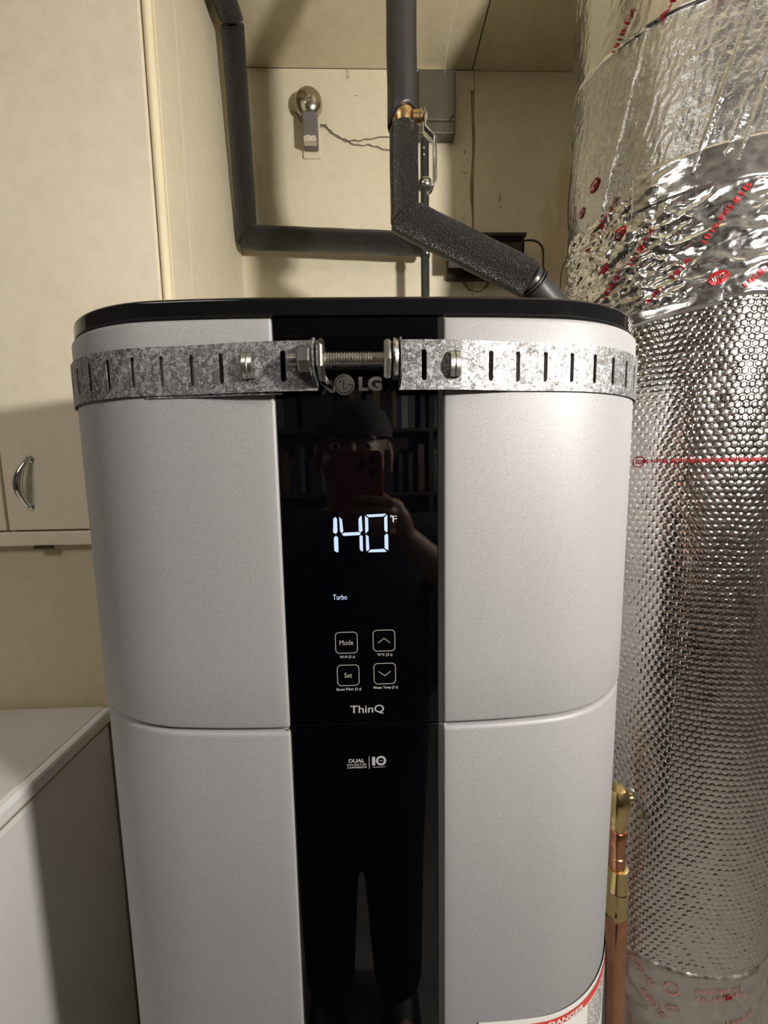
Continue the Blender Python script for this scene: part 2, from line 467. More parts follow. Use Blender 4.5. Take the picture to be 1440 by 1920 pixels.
def casing(name, z0, z1, off, bev=.004, parent=heater):
    core = [p for p in OUT]
    # start after the right edge of the strip, go round the back, stop at the left edge
    k0 = next(i for i, p in enumerate(core) if p[0] > PR0 + .004)
    pts = core[k0:]
    pts = [p for i, p in enumerate(pts) if not (i > len(pts) // 2 and p[0] > PL0 - .004)]
    pts = [(PR0 + .0035, 0.)] + pts + [(PL0 - .0035, 0.)]
    nr = normals(pts, False); nr[0] = (0, -1); nr[-1] = (0, -1)
    nr = [nr[i] for i in range(len(pts))]
    path = [((p[0] + n[0] * off, p[1] + n[1] * off), n) for p, n in zip(pts, nr)]
    def endcap(x, s):
        e = []
        for a in (0, 30, 60, 90):
            t = math.radians(a)
            e.append(((x + s * .0025 * math.sin(t), -off + .0025 * (1 - math.cos(t))), (s * math.sin(t) * .3, -math.cos(t))))
        e.append(((x + s * .0025, .014), (s * .3, 0)))
        return e
    a = endcap(PR0 + .0025 + .0, -1)[::-1]; b = endcap(PL0 - .0025, 1)
    path = a + path[1:-1] + b
    rows = []
    for t in (90, 60, 30, 0):
        q = math.radians(t); rows.append((z0 + bev * (1 - math.sin(q)) * 1.0 + 0, -bev * (1 - math.cos(q))))
    rows = [(z0 + bev * (1 - math.sin(math.radians(t))), -bev * (1 - math.cos(math.radians(t)))) for t in (90, 60, 30, 0)]
    rows += [(z0 + (z1 - z0) * k / 6, 0) for k in range(1, 6)]
    rows += [(z1 - bev * (1 - math.sin(math.radians(t))), -bev * (1 - math.cos(math.radians(t)))) for t in (0, 30, 60, 90)]
    rows = [(z0 + .0003, -.018)] + rows + [(z1 - .0003, -.018)]
    vs = []; fs = []; n = len(path)
    for z, o in rows:
        for (p, nn) in path: vs.append((p[0] + nn[0] * o, p[1] + nn[1] * o, z))
    for i in range(len(rows) - 1):
        for k in range(n - 1): fs.append((i * n + k, i * n + k + 1, (i + 1) * n + k + 1, (i + 1) * n + k))
    o = obj(name, vs, fs, 'silver', parent, auto=False)
    return o
casing('upper_casing', 1.2065, 1.5722, 0.0)
casing('lower_casing', .03, 1.2030, -.0012, .0048)
# hidden inner core keeps the seams dark
def ring_loft(name, rows, mat, parent, path=OUT, capb=True, capt=True):
    nr = normals(path); n = len(path); vs = []; fs = []
    for z, o in rows:
        for p, q in zip(path, nr): vs.append((p[0] + q[0] * o, p[1] + q[1] * o, z))
    for i in range(len(rows) - 1):
        for k in range(n): fs.append((i * n + k, i * n + (k + 1) % n, (i + 1) * n + (k + 1) % n, (i + 1) * n + k))
    if capb: fs.append(tuple(reversed(range(n))))
    if capt: fs.append(tuple((len(rows) - 1) * n + k for k in range(n)))
    return obj(name, vs, fs, mat, parent)
ring_loft('inner_body', [(.02, -.0172), (1.575, -.0172)], 'black', heater)
ring_loft('base', [(0, -.03), (.035, -.03)], 'black', heater)
lid = ring_loft('lid', [(1.5735, -.008), (1.5745, -.0035), (1.5752, -.0028), (1.5762, -.0028), (1.5860, -.0028), (1.5868, -.0028), (1.5876, -.0030), (1.5890, -.0042), (1.5902, -.0065), (1.5915, -.02), (1.594, -.12)], 'gloss', heater)
lid['label'] = 'glossy black lid'

PY = .0030
panel = box('control_panel', PL0 + .0004, .0588, PY, .014, 1.2072, 1.5722, 'glass', heater, bevel=.0006)
panel['label'] = 'black glass control panel with lit display'
lowp = box('lower_front_strip', PL0 + .0004, .0588, PY + .001, .014, .04, 1.2050, 'glass', heater, bevel=.001)
# slanted grey edge strip right of the glass
def edge_strip(z0, z1):
    m = MB(); m.add([(.0588, .0036, z0), (.0629, -.0002, z0), (.0634, .012, z0), (.0588, .012, z0), (.0588, .0036, z1), (.0629, -.0002, z1), (.0634, .012, z1), (.0588, .012, z1)],
                    [(3, 2, 1, 0), (4, 5, 6, 7), (0, 1, 5, 4), (1, 2, 6, 5), (2, 3, 7, 6), (3, 0, 4, 7)])
    return m.build('edge_strip', 'trimgrey', heater, smooth=False)
edge_strip(1.2072, 1.5718); edge_strip(.04, 1.2045)

# ---- lettering helpers
def text_mesh(s, bold=0.0):
    cu = bpy.data.curves.new('txt', 'FONT'); cu.body = s; cu.size = 1; cu.offset = bold; cu.resolution_u = 3
    o = bpy.data.objects.new('txt', cu); COL.objects.link(o)
    dg = bpy.context.evaluated_depsgraph_get(); dg.update()
    me = bpy.data.meshes.new_from_object(o.evaluated_get(dg))
    vs = [tuple(v.co) for v in me.vertices]; fs = [tuple(p.vertices) for p in me.polygons]
    bpy.data.objects.remove(o); bpy.data.curves.remove(cu); bpy.data.meshes.remove(me)
    return vs, fs
def fit(vs, x0, x1, z0, z1):
    xs = [v[0] for v in vs]; ys = [v[1] for v in vs]
    ax, bx, ay, by = min(xs), max(xs), min(ys), max(ys)
    return [(x0 + (v[0] - ax) / (bx - ax) * (x1 - x0), z0 + (v[1] - ay) / (by - ay) * (z1 - z0)) for v in vs]
def sign(name, s, x0, x1, z0, z1, mat, parent, y=None, bold=.0):
    y = PY - .0004 if y is None else y
    vs, fs = text_mesh(s, bold); p = fit(vs, x0, x1, z0, z1)
    return obj(name, [(a, y, b) for a, b in p], fs, mat, parent, smooth=False)
def polys(name, plist, mat, parent, y=None, th=.0003):
    y = PY - .0004 if y is None else y
    m = MB()
    for p in plist: m.add([(a, y, b) for a, b in p], [tuple(range(len(p)))])
    return m.build(name, mat, parent, smooth=False)
def stroke(pts, w_, closed=False):
    """list of quads following a polyline with mitred joints"""
    n = len(pts); L = []; out = []
    for i in range(n):
        a = pts[(i - 1) % n] if (closed or i > 0) else pts[i]; b = pts[(i + 1) % n] if (closed or i < n - 1) else pts[i]
        c = pts[i]
        d1 = Vector((c[0] - a[0], c[1] - a[1])); d2 = Vector((b[0] - c[0], b[1] - c[1]))
        if d1.length < 1e-9: d1 = d2
        if d2.length < 1e-9: d2 = d1
        d1.normalize(); d2.normalize(); nn = Vector((-(d1.y + d2.y), d1.x + d2.x)); nn.normalize()
        k = w_ / 2 / max(.4, nn.dot(Vector((-d1.y, d1.x))))
        L.append(((c[0] + nn.x * k, c[1] + nn.y * k), (c[0] - nn.x * k, c[1] - nn.y * k)))
    for i in range(n if closed else n - 1):
        a = L[i]; b = L[(i + 1) % n]; out.append([a[0], b[0], b[1], a[1]])
    return out
def arc(cx, cz, r, a0, a1, n=24): return [(cx + r * math.cos(math.radians(a0 + (a1 - a0) * i / n)), cz + r * math.sin(math.radians(a0 + (a1 - a0) * i / n))) for i in range(n + 1)]

# ---- seven-segment number 140
def px(x): return -.0356 + (x - 622) * .000474
def pz(y): return 1.4062 - (y - 965) * (.0340 / 71)
def seg(pts): return [(px(a), pz(b)) for a, b in pts]
dg_ = MB
digits = []
digits.append([seg([(625, 972), (629, 969), (632, 973), (632, 997), (629, 1001), (624, 998)]),
               seg([(629, 1004), (633, 1008), (633, 1034), (630, 1036), (625, 1032), (625, 1008)])])
digits.append([seg([(636, 969), (641, 974), (643, 996), (640, 1000), (637, 996)]),
               seg([(640, 1002), (644, 999), (672, 998), (676, 1001), (673, 1004), (644, 1005)]),
               seg([(678, 968), (679, 996), (675, 999), (672, 996), (672, 974), (675, 969)]),
               seg([(675, 1004), (679, 1006), (679, 1035), (675, 1034), (673, 1030), (673, 1007)])])
digits.append([seg([(686, 966), (722, 965), (724, 966), (718, 970), (691, 971)]),
               seg([(684, 968), (690, 973), (690, 996), (685, 1001), (684, 998)]),
               seg([(726, 967), (726, 997), (724, 1000), (720, 996), (720, 972)]),
               seg([(685, 1003), (690, 1007), (691, 1031), (686, 1035), (685, 1032)]),
               seg([(724, 1002), (727, 1005), (727, 1034), (720, 1030), (720, 1006)]),
               seg([(688, 1037), (693, 1032), (718, 1031), (724, 1036), (720, 1037)])])
for d in digits: polys('display_digit', d, 'led', panel)
sign('unit_symbol', 'F', .0183, .0222, 1.3985, 1.4042, 'print', panel, bold=-.0)
polys('unit_symbol', stroke(arc(.0172, 1.4038, .0009, 0, 360, 12), .0005), 'print', panel)
sign('mode_word', 'Turbo', -.0366, -.0240, 1.3286, 1.3335, 'led', panel)
def rrect(cx, cz, h, r):
    p = []
    for sx, sz, a in ((1, 1, 0), (-1, 1, 90), (-1, -1, 180), (1, -1, 270)):
        p += arc(cx + sx * (h - r), cz + sz * (h - r), r, a, a + 90, 6)
    return p
btn = [('Mode', -.0257, 1.2878, 'Wi-Fi (3 s)'), ('^', .0088, 1.2888, '\u00b0F/\u00b0C (3 s)'), ('Set', -.0249, 1.2562, 'Reset Filter (3 s)'), ('v', .0090, 1.2568, 'Water Temp (3 s)')]
for s, cx, cz, cap in btn:
    b = polys('touch_button', stroke(rrect(cx, cz, .0100, .0036), .00062, True), 'icon', panel)
    if s in '^v':
        k = .0022 if s == '^' else -.0022
        polys('arrow_symbol', stroke([(cx - .0056, cz - k), (cx, cz + k), (cx + .0056, cz - k)], .00062), 'icon', b)
    else:
        wd = .0062 if s == 'Mode' else .0036
        sign('button_word', s, cx - wd, cx + wd, cz - .0023, cz + .0025, 'icon', b)
    wd = {'Wi': .0069, '\u00b0F': .0070, 'Re': .0114, 'Wa': .0115}[cap[:2]]
    cz2 = cz - .0139
    sign('caption', cap, cx - wd + .0004, cx + wd + .0004, cz2 - .0016, cz2 + .0016, 'print', panel)
sign('system_word', 'ThinQ', -.0240, .0078, 1.2172, 1.2262, 'logogrey', panel, bold=.010)
# round emblem and maker's letters
em = polys('emblem', [arc(-.0213, 1.5178, .0088, 0, 360, 36)[:-1]], 'logogrey', panel)
yy = PY - .0007
ep = stroke(arc(-.0213, 1.5178, .0072, 82, 360, 36), .0006) + stroke([(-.0213 + .0072, 1.5178), (-.0213 + .0032, 1.5178)], .0006) \
    + stroke([(-.0221, 1.5213), (-.0221, 1.5144), (-.0197, 1.5144)], .0006)
polys('emblem_lines', ep + [arc(-.0248, 1.5204, .0009, 0, 360, 12)[:-1]], 'black', em, y=yy)
sign('maker_letters', 'LG', -.0090, .0108, 1.5122, 1.5242, 'logogrey', panel, bold=.045)
# warranty mark on the lower strip
yl = PY + .0006
sign('mark_word', 'DUAL', -.0268, -.0118, 1.1676, 1.1715, 'logogrey', lowp, y=yl, bold=.03)
sign('mark_word', 'INVERTER', -.0286, -.0095, 1.1645, 1.1664, 'logogrey', lowp, y=yl, bold=.01)
sign('mark_word', 'COMPRESSOR', -.0286, -.0095, 1.1617, 1.1637, 'logogrey', lowp, y=yl, bold=.02)
polys('mark_line', [[(-.0076, 1.1609), (-.0071, 1.1609), (-.0071, 1.1735), (-.0076, 1.1735)]], 'printdim', lowp, y=yl)
sign('mark_number', '1', -.0046, -.0016, 1.1640, 1.1730, 'logogrey', lowp, y=yl, bold=.06)
polys('mark_number', stroke(arc(.0040, 1.1687, .0039, 0, 360, 28), .0020), 'logogrey', lowp, y=yl)
sign('mark_word', 'YEAR', .0017, .0063, 1.1681, 1.1693, 'logogrey', lowp, y=yl)
sign('mark_word', 'WARRANTY', -.0040, .0083, 1.1615, 1.1629, 'logogrey', lowp, y=yl)

# ---- warning label wrapped round the right front corner
RP = [(XC + x, y) for x, y in HP]
RS = [0.]
for a, b in zip(RP[:-1], RP[1:]): RS.append(RS[-1] + math.hypot(b[0] - a[0], b[1] - a[1]))
RN = normals(RP, False)
def rpt(s, off):
    s = max(0, min(RS[-1] - 1e-6, s)); i = max(0, next(k for k in range(len(RS)) if RS[k] > s) - 1)
    t = (s - RS[i]) / (RS[i + 1] - RS[i])
    x = RP[i][0] * (1 - t) + RP[i + 1][0] * t; y = RP[i][1] * (1 - t) + RP[i + 1][1] * t
    nx = RN[i][0] * (1 - t) + RN[i + 1][0] * t; ny = RN[i][1] * (1 - t) + RN[i + 1][1] * t
    return x + nx * off, y + ny * off
def ltilt(s): return -.007 - .075 * (s - .13)
def wrapped(name, quads, mat, parent, off, nz=1, step=.006):
    m = MB()
    for (s0, s1, z0, z1) in quads:
        n = max(1, int((s1 - s0) / step)); vs = []; fs = []
        for i in range(n + 1):
            sc_ = s0 + (s1 - s0) * i / n; x, y = rpt(sc_, off); dz_ = ltilt(sc_); vs += [(x, y, z0 + dz_), (x, y, z1 + dz_)]
        for i in range(n): fs.append((2 * i, 2 * i + 2, 2 * i + 3, 2 * i + 1))
        m.add(vs, fs)
    return m.build(name, mat, parent)
LT = .879
lab = wrapped('warning_label', [(.100 - XC, .42, LT - .13, LT)], 'label', heater, .0006, step=.01)
lab['label'] = 'white warning label with red stripe'
wrapped('red_stripe', [(.106 - XC, .412, LT - .0165, LT - .0065)], 'labelred', lab, .0010)
vs, fs = text_mesh('\u26a0DANGER' if False else 'DANGER', .03)
p2 = fit(vs, .176 - XC, .2255 - XC, LT - .0148, LT - .0082)
obj('danger_word', [(*rpt(a, .0016), b + ltilt(a)) for a, b in p2], fs, 'label', lab, smooth=False)
tri = [(.164 - XC, LT - .0148), (.1725 - XC, LT - .0148), (.1682 - XC, LT - .0080)]
obj('danger_triangle', [(*rpt(a, .0016), b + ltilt(a)) for a, b in tri], [(0, 1, 2)], 'label', lab, smooth=False)
random.seed(3); rowsq = []
for r_ in range(14):
    s = .245
    while s < .395:
        l = random.uniform(.004, .013)
        rowsq.append((s, min(s + l, .4), LT - .0215 - r_ * .0042, LT - .0199 - r_ * .0042)); s += l + .0018
sp = wrapped('small_print', rowsq, 'ink', lab, .0010); sp['kind'] = 'stuff'

# ------------------------------------------------------------------ perforated steel straps round the heater
def outline_piece(sign_, x_start):
    """outline points from |x|=x_start round the corner to the back"""
    pts = [(XC + sign_ * x, y) for x, y in HP if x > x_start]
    pts += [(XC + sign_ * x, .62 - y) for x, y in reversed(HP[:-1]) if x > .12]
    return pts
def offset_path(pts, d, sign_):
    nr = normals(pts, False); return [(p[0] + sign_ * n[0] * d, p[1] + sign_ * n[1] * d) for p, n in zip(pts, nr)]
class Path:
    def __init__(s, pts):
        s.p = pts; s.s = [0.]
        for a, b in zip(pts[:-1], pts[1:]): s.s.append(s.s[-1] + math.hypot(b[0] - a[0], b[1] - a[1]))
        s.s = np.array(s.s); s.x = np.array([q[0] for q in pts]); s.y = np.array([q[1] for q in pts]); s.L = s.s[-1]
    def at(s, t): return float(np.interp(t, s.s, s.x)), float(np.interp(t, s.s, s.y))
def strap(name, path, z0, z1, slots, parent, L=None, skip=(), slope=0.0):
    m = MB(); L = L or path.L; zc = (z0 + z1) / 2; hw, hh = .0021, .0104
    def q(s, z):
        x, y = path.at(max(0, s)); return (x, y, z + slope * s)
    def strip(a, b):
        n = max(1, int(math.ceil((b - a) / .006))); vs = []; fs = []
        for i in range(n + 1):
            t = a + (b - a) * i / n; vs += [q(t, z0), q(t, z1)]
        for i in range(n): fs.append((2 * i, 2 * i + 2, 2 * i + 3, 2 * i + 1))
        m.add(vs, fs)
    cur = 0.
    for s in slots:
        a, b = s - .0042, s + .0042
        if a > cur: strip(cur, a)
        outer = [(a, z0), (s, z0), (b, z0), (b, zc - hh), (b, zc), (b, zc + hh), (b, z1), (s, z1), (a, z1), (a, zc + hh), (a, zc), (a, zc - hh)]
        k = .7071
        inner = [(s - hw * k, zc - hh - hw * .0 + hw * (1 - k) - hw), (s, zc - hh - hw), (s + hw * k, zc - hh - hw * k), (s + hw, zc - hh), (s + hw, zc), (s + hw, zc + hh), (s + hw * k, zc + hh + hw * k), (s, zc + hh + hw), (s - hw * k, zc + hh + hw * k), (s - hw, zc + hh), (s - hw, zc), (s - hw, zc - hh)]
        inner[0] = (s - hw * k, zc - hh - hw * k)
        n = 12; vs = [q(*o) for o in outer] + [q(*o) for o in inner]
        m.add(vs, [(i, (i + 1) % n, (i + 1) % n + n, i + n) for i in range(n)])
        cur = b
    if cur < L: strip(cur, L)
    o = m.build(name, 'galv', parent, solid=.0011, smooth=False)
    return o
ZS0, ZS1 = 1.5105, 1.5505
strapT = thing('strap_clamp', (0, -.01, 1.51), 'galvanized perforated steel strap clamped round the top of the silver water heater', 'strap')
rp = offset_path(outline_piece(1, .13), .0020, 1)
rpath = Path([(.0245, -.0105), (.0300, -.0108), (.060, -.0100), (.0765, -.0088), (.0800, -.0080), (.095, -.0058)] + rp)
sl_r = [.0235 + k * .0245 for k in range(1, 22)]
sr = strap('strap_band', rpath, ZS0, ZS1, [.0255 - .0045] + [x for x in [.0785 + k * .0247 for k in range(0, 20)] if x < rpath.L - .01], strapT)
lp = offset_path(outline_piece(-1, .14), .0020, -1)
lpath = Path([(-.0420, -.0125), (-.0500, -.0128), (-.075, -.0115), (-.098, -.0090), (-.115, -.0065)] + lp)
sl = strap('strap_band', lpath, ZS0 - .0002, ZS1 - .0006, [x for x in [.0275 + k * .0262 for k in range(0, 20)] if x < lpath.L - .01 and abs(x - (.0275 + .0262)) > .002], strapT)
# short under-layer below the left band, ending in a small lip
up_ = Path([(-.072, -.0085), (-.098, -.0068), (-.115, -.0045)] + [(x + .0, y + .0012) for x, y in lp if y < .025])
strap('strap_under_layer', up_, ZS0 - .0022, ZS0 + .0055, [], strapT, L=.118)
# folded buckle tabs through the slots
def tabs(cx, cy, lean, s):
    m = MB()
    for k, (dx, wd) in enumerate(((0, .0042), (.0045 * s, .0036))):
        x = cx + dx
        prof = []
        for j in range(9):
            t = j / 8; b = math.sin(PI * t)
            prof.append((1.5205 + .0205 * t, .0016 + .004 * b))
        vs = []; fs = []
        for z, d in prof: vs += [(x, cy - .0005, z), (x + lean * .5, cy - d - .0022, z), (x + wd * s, cy - d - .0012, z), (x + wd * s, cy - .0003, z)]
        for j in range(8):
            for q_ in range(3): fs.append((4 * j + q_, 4 * j + q_ + 1, 4 * j + q_ + 5, 4 * j + q_ + 4))
        m.add(vs, fs)
    m.build('folded_tab', 'zinc', strapT, solid=.0008)
tabs(.0665, -.0092, .001, 1)
tabs(-.0935, -.0098, -.001, -1)
# bent-out ears of the two bands
RY, RZ = -.0225, 1.5322
for x, s in ((.0243, 1), (-.0415, -1)):
    e = MB(); pr = []
    for k in range(15):
        a = -PI / 2 - PI * k / 14
        pr.append((RY - .006 + .010 * math.cos(a + PI / 2 * 0) , RZ + .0165 * math.sin(a)))
    poly = [(-.011, ZS1 - .001), (-.011, ZS0 + .001)] + [(RY + .0165 * math.cos(math.radians(a)), RZ + .0165 * math.sin(math.radians(a))) for a in range(250, 109, -14)]
    vs = [(x, y, z) for y, z in poly] + [(x + .0013 * s, y, z) for y, z in poly]; n = len(poly)
    e.add(vs, [tuple(range(n)), tuple(range(2 * n - 1, n - 1, -1))] + [(k, k + n, (k + 1) % n + n, (k + 1) % n) for k in range(n)])
    e.build('ear', 'galv', strapT, smooth=False)
# threaded rod, nut, washers and bolt head
rod = []
x = -.0635
while x < .0145:
    rod += [(.0049, x), (.0061, x + .0006), (.0061, x + .0009), (.0049, x + .0015)]; x += .0021
rod = [(.003, -.0640)] + rod + [(.0060, x), (.0060, x + .0035)]
MB().lathe([(r, h) for r, h in rod], 'X', (0, RY, RZ), 28).build('threaded_rod', 'zinc', strapT)
def hexnut(x0, x1, r, mat, name, rot=0.):
    m = MB(); c = .0016; vs = []; fs = []
    for (x, k) in ((x0, .90), (x0 + c, 1.0), (x1 - c, 1.0), (x1, .90)):
        for j in range(6):
            a = rot + PI / 3 * j; vs.append((x, RY + r * k * math.cos(a), RZ + r * k * math.sin(a)))
    for i in range(3):
        for j in range(6): fs.append((i * 6 + j, i * 6 + (j + 1) % 6, (i + 1) * 6 + (j + 1) % 6, (i + 1) * 6 + j))
    fs += [tuple(reversed(range(6))), tuple(range(18, 24))]
    m.add(vs, fs); return m.build(name, mat, strapT, smooth=False)
hexnut(-.0553, -.0452, .0102, 'gunmetal', 'hex_nut', .25)
MB().lathe([(.0062, -.0449), (.0150, -.0447), (.0155, -.0440), (.0150, -.0433), (.0062, -.0431)], 'X', (0, RY, RZ), 32).build('washer', 'zinc', strapT)
hexnut(-.0398, -.0350, .0168, 'zinc', 'square_washer', .5)
MB().lathe([(.006, .0178), (.0130, .0180), (.0160, .0192), (.0163, .0205), (.0150, .0232), (.006, .0238)], 'X', (0, RY, RZ), 32).build('washer', 'zinc', strapT)
hexnut(.0118, .0172, .0165, 'zinc', 'bolt_head', .2)
pc = MB().prism([(-.040, 1.5205), (-.0355, 1.5225), (-.0315, 1.5165), (-.0335, 1.5140)], -.016, -.0145).prism([(-.0395, 1.5160), (-.0300, 1.5105), (-.0290, 1.5140), (-.0270, 1.5125), (-.0282, 1.5085), (-.0315, 1.5080)], -.0145, -.013)
pc.build('locking_clip', 'steel', strapT, smooth=False)

# ------------------------------------------------------------------ insulated pipes
def cut_end(o): return o
def foam_tube(name, pts, r, mat='foam', parent=None, n=40, ov=0.0):
    return MB().tube(pts, r, n).build(name, mat, parent)
def foam_seg(parent, a, b, r, na=None, nb=None, mat='foam', name='foam_sleeve', k=.45, n=44):
    """straight sleeve from a to b, ends cut on planes with normals na / nb (mitres)"""
    a, b = Vector(a), Vector(b); d = (b - a).normalized()
    ref = Vector((0, 1, 0)) if abs(d.y) < .9 else Vector((0, 0, 1))
    u = (ref - ref.dot(d) * d).normalized(); w_ = d.cross(u)
    na = Vector(na).normalized() if na else d; nb = Vector(nb).normalized() if nb else d
    L = (b - a).length; m = max(2, int(L / .012)); vs = []; fs = []
    ri = r * k
    def ring(rad, t, edge):
        out = []
        for k in range(n):
            al = 2 * PI * k / n; off = rad * (math.cos(al) * u + math.sin(al) * w_)
            pa = a + off; pb = b + off
            sa = (a - pa).dot(na) / d.dot(na); sb = (b - pb).dot(nb) / d.dot(nb)
            p0 = pa + d * sa; p1 = pb + d * sb
            wob = 1 + .010 * math.sin(7 * al + t * 9) * 0 + .012 * math.sin(t * L * 60 + al)
            out.append(p0.lerp(p1, t) if rad < r * .9 else p0.lerp(p1, t) + off * (wob - 1))
        return out
    ts = [i / m for i in range(m + 1)]
    rings = [ring(ri, .08, 0), ring(ri, 0, 0), ring(r * .95, 0, 0), ring(r, .003 / L, 0)] + [ring(r, t, 0) for t in ts[1:-1]] + [ring(r, 1 - .003 / L, 0), ring(r * .95, 1, 0), ring(ri, 1, 0), ring(ri, .98, 0)]
    for q in rings: vs += q
    for i in range(len(rings) - 1):
        for k in range(n): fs.append((i * n + k, i * n + (k + 1) % n, (i + 1) * n + (k + 1) % n, (i + 1) * n + k))
    return obj(name, vs, fs, mat, parent, auto=False)

# left pipe: comes along the ceiling, drops down the alcove corner, turns and runs right
LP = thing('insulated_pipe', (-.297, .75, 2.0), 'black foam covered pipe dropping down the left alcove corner, then running right along the wall', 'pipe')
pa, pb, pcn, pd = (-.292, .36, 2.4205), (-.285, .675, 2.4205), (-.2965, .752, 2.018), (.150, .748, 1.9985)
v1 = (Vector(pb) - Vector(pa)).normalized(); v2 = (Vector(pcn) - Vector(pb)).normalized(); v3 = (Vector(pd) - Vector(pcn)).normalized()
foam_seg(LP, pa, Vector(pb) - v1 * .004, .0255, None, v1 + v2)
foam_seg(LP, Vector(pb) + v2 * .003, Vector(pcn) - v2 * .0025, .0250, v1 + v2, v2 + v3 * .75)
foam_seg(LP, Vector(pcn) + v3 * .0015, pd, .0270, v2 * .8 + v3, None)
MB().tube([Vector(pb) - v1 * .33, Vector(pb), Vector(pcn), Vector(pd), Vector(pd) + v3 * .012], .0105, 16).build('inner_pipe', 'copper', LP)

# right pipe: upper sleeve, ball valve in the gap, lower sleeve, slanting run to the heater
RPp = thing('insulated_pipe', (.061, .36, 1.75), 'black foam covered pipe with a brass ball valve, slanting right above the heater', 'pipe')
foam_seg(RPp, (.0610, .36, 1.990), (.0608, .36, 2.446), .0236, (-.35, .42, 1), None, 'smoothfoam', k=.86)
c1 = (.0630, .358, 1.846); e1 = (.259, .322, 1.734); e2 = (.322, .345, 1.690)
d1 = Vector((0, 0, -1)); d2 = (Vector(e1) - Vector(c1)).normalized()
foam_seg(RPp, (.0630, .36, 1.979), Vector(c1) - d1 * .0035 - Vector((0, 0, .004)), .0230, None, d1 + d2 * .55)
foam_seg(RPp, Vector(c1) + d2 * .001 + Vector((.002, 0, 0)), e1, .0272, d1 * .9 + d2, None)
foam_seg(RPp, (.254, .3205, 1.7375), e2, .0215, None, None, 'smoothfoam')
MB().tube([(.061, .36, 2.45), (.061, .36, 1.846), c1, e1, e2, (.330, .375, 1.66), (.330, .39, 1.594)], .0105, 16).build('inner_pipe', 'copper', RPp)
foam_seg(RPp, (.322, .347, 1.6890), (.333, .39, 1.60), .0200, None, None, 'smoothfoam')
tie = MB()
dv = (Vector(e2) - Vector(e1)).normalized(); uu = Vector((0, 1, 0)); uu = (uu - uu.dot(dv) * dv).normalized(); ww = dv.cross(uu)
for dd in (.004, .0095):
    cc = Vector(e1) + dv * dd
    tie.tube([cc + .0236 * (math.cos(2 * PI * k / 28) * uu + math.sin(2 * PI * k / 28) * ww) for k in range(29)], .0017, 8, False)
tie.build('cable_tie', 'cable', RPp)
# brass ball valve body in the gap between sleeves, with its stem to the right
valve = MB().lathe([(.0125, 1.962), (.0150, 1.972), (.0165, 1.975), (.0172, 1.982), (.0188, 1.986), (.0195, 1.994), (.0188, 2.001), (.0172, 2.005), (.0172, 2.010), (.0168, 2.012), (.0165, 2.022), (.0172, 2.024), (.0172, 2.040), (.012, 2.05)], 'Z', (.0615, .3590, 0), 28).build('valve_body', 'brass', RPp)
MB().lathe([(.0085, .076), (.0085, .086), (.0098, .087), (.0098, .090), (.0070, .0905), (.0070, .0955)], 'X', (0, .348, 1.9875), 20).build('valve_stem', 'brass', valve)
# steel lever: flat strip with a joggle, then a long grip that wraps the hanging sleeve
lev = MB()
prof = [(.0945, 1.9935), (.0945, 1.9720), (.0955, 1.9680), (.1070, 1.9570), (.1090, 1.9540), (.1090, 1.8900), (.1060, 1.8840), (.0990, 1.8800)]
vs = []; fs = []
for x, z in prof: vs += [(x, .3385, z), (x, .3585, z)]
for i in range(len(prof) - 1): fs.append((2 * i, 2 * i + 1, 2 * i + 3, 2 * i + 2))
lev.add(vs, fs)
o = lev.build('lever', 'steel', RPp, solid=.0018, auto=False); o['label'] = 'chrome valve lever'
MB().lathe([(.0066, .0950), (.0066, .0985), (.0052, .0992)], 'X', (0, .348, 1.9870), 6).build('lever_nut', 'zinc', RPp, smooth=False)
gr = MB()
gr.tube([(.1100, .3375, 1.953), (.1112, .3365, 1.948), (.1112, .3365, 1.890), (.1085, .3375, 1.883)], .0012, 8)
gr.build('lever_edge', 'gunmetal', RPp)
cl = MB(); vs = []; fs = []
for k in range(13):
    a = math.radians(20 + 200 * k / 12)
    for z in (1.884, 1.896): vs.append((.0955 + .0095 * math.cos(a), .350 - .0095 * math.sin(a), z))
for k in range(12): fs.append((2 * k, 2 * k + 2, 2 * k + 3, 2 * k + 1))
cl.add(vs, fs).build('clip', 'zinc', RPp, solid=.001)

# thin dark vertical pipe behind
TP = thing('thin_pipe', (.1415, .70, 1.6), 'thin dark iron pipe standing behind the slanting foam pipe', 'pipe')
MB().tube([(.1415, .700, 1.0), (.1415, .700, 2.205)], .0102, 20).build('tube', 'iron', TP)
MB().lathe([(.0102, 1.945), (.0118, 1.947), (.0118, 1.958), (.0102, 1.960)], 'Z', (.1415, .700, 0), 20).build('coupling', 'iron', TP)
h = MB().box(.135, .152, .684, .692, 2.104, 2.116)
h.lathe([(0, -.004), (.0035, -.003), (.0040, 0)], 'Y', (.1470, .684, 2.109), 12); h.build('pipe_clip', 'zinc', TP)
cc = MB().lathe([(.0, -.006), (.004, -.005), (.005, 0), (.005, .004)], 'Y', (.1490, .684, 1.9565), 12)
cc.lathe([(.0, -.004), (.003, -.003), (.003, .003)], 'Y', (.1440, .686, 1.949), 10); cc.build('screw', 'zinc', TP)
MB().lathe([(.0, -.003), (.0022, -.002), (.0022, .002)], 'Y', (.1385, .689, 2.180), 10).build('screw', 'steel', TP)
MB().lathe([(.0, -.003), (.0018, -.002), (.0018, .002)], 'Y', (.1385, .689, 2.166), 10).build('screw', 'steel', TP)

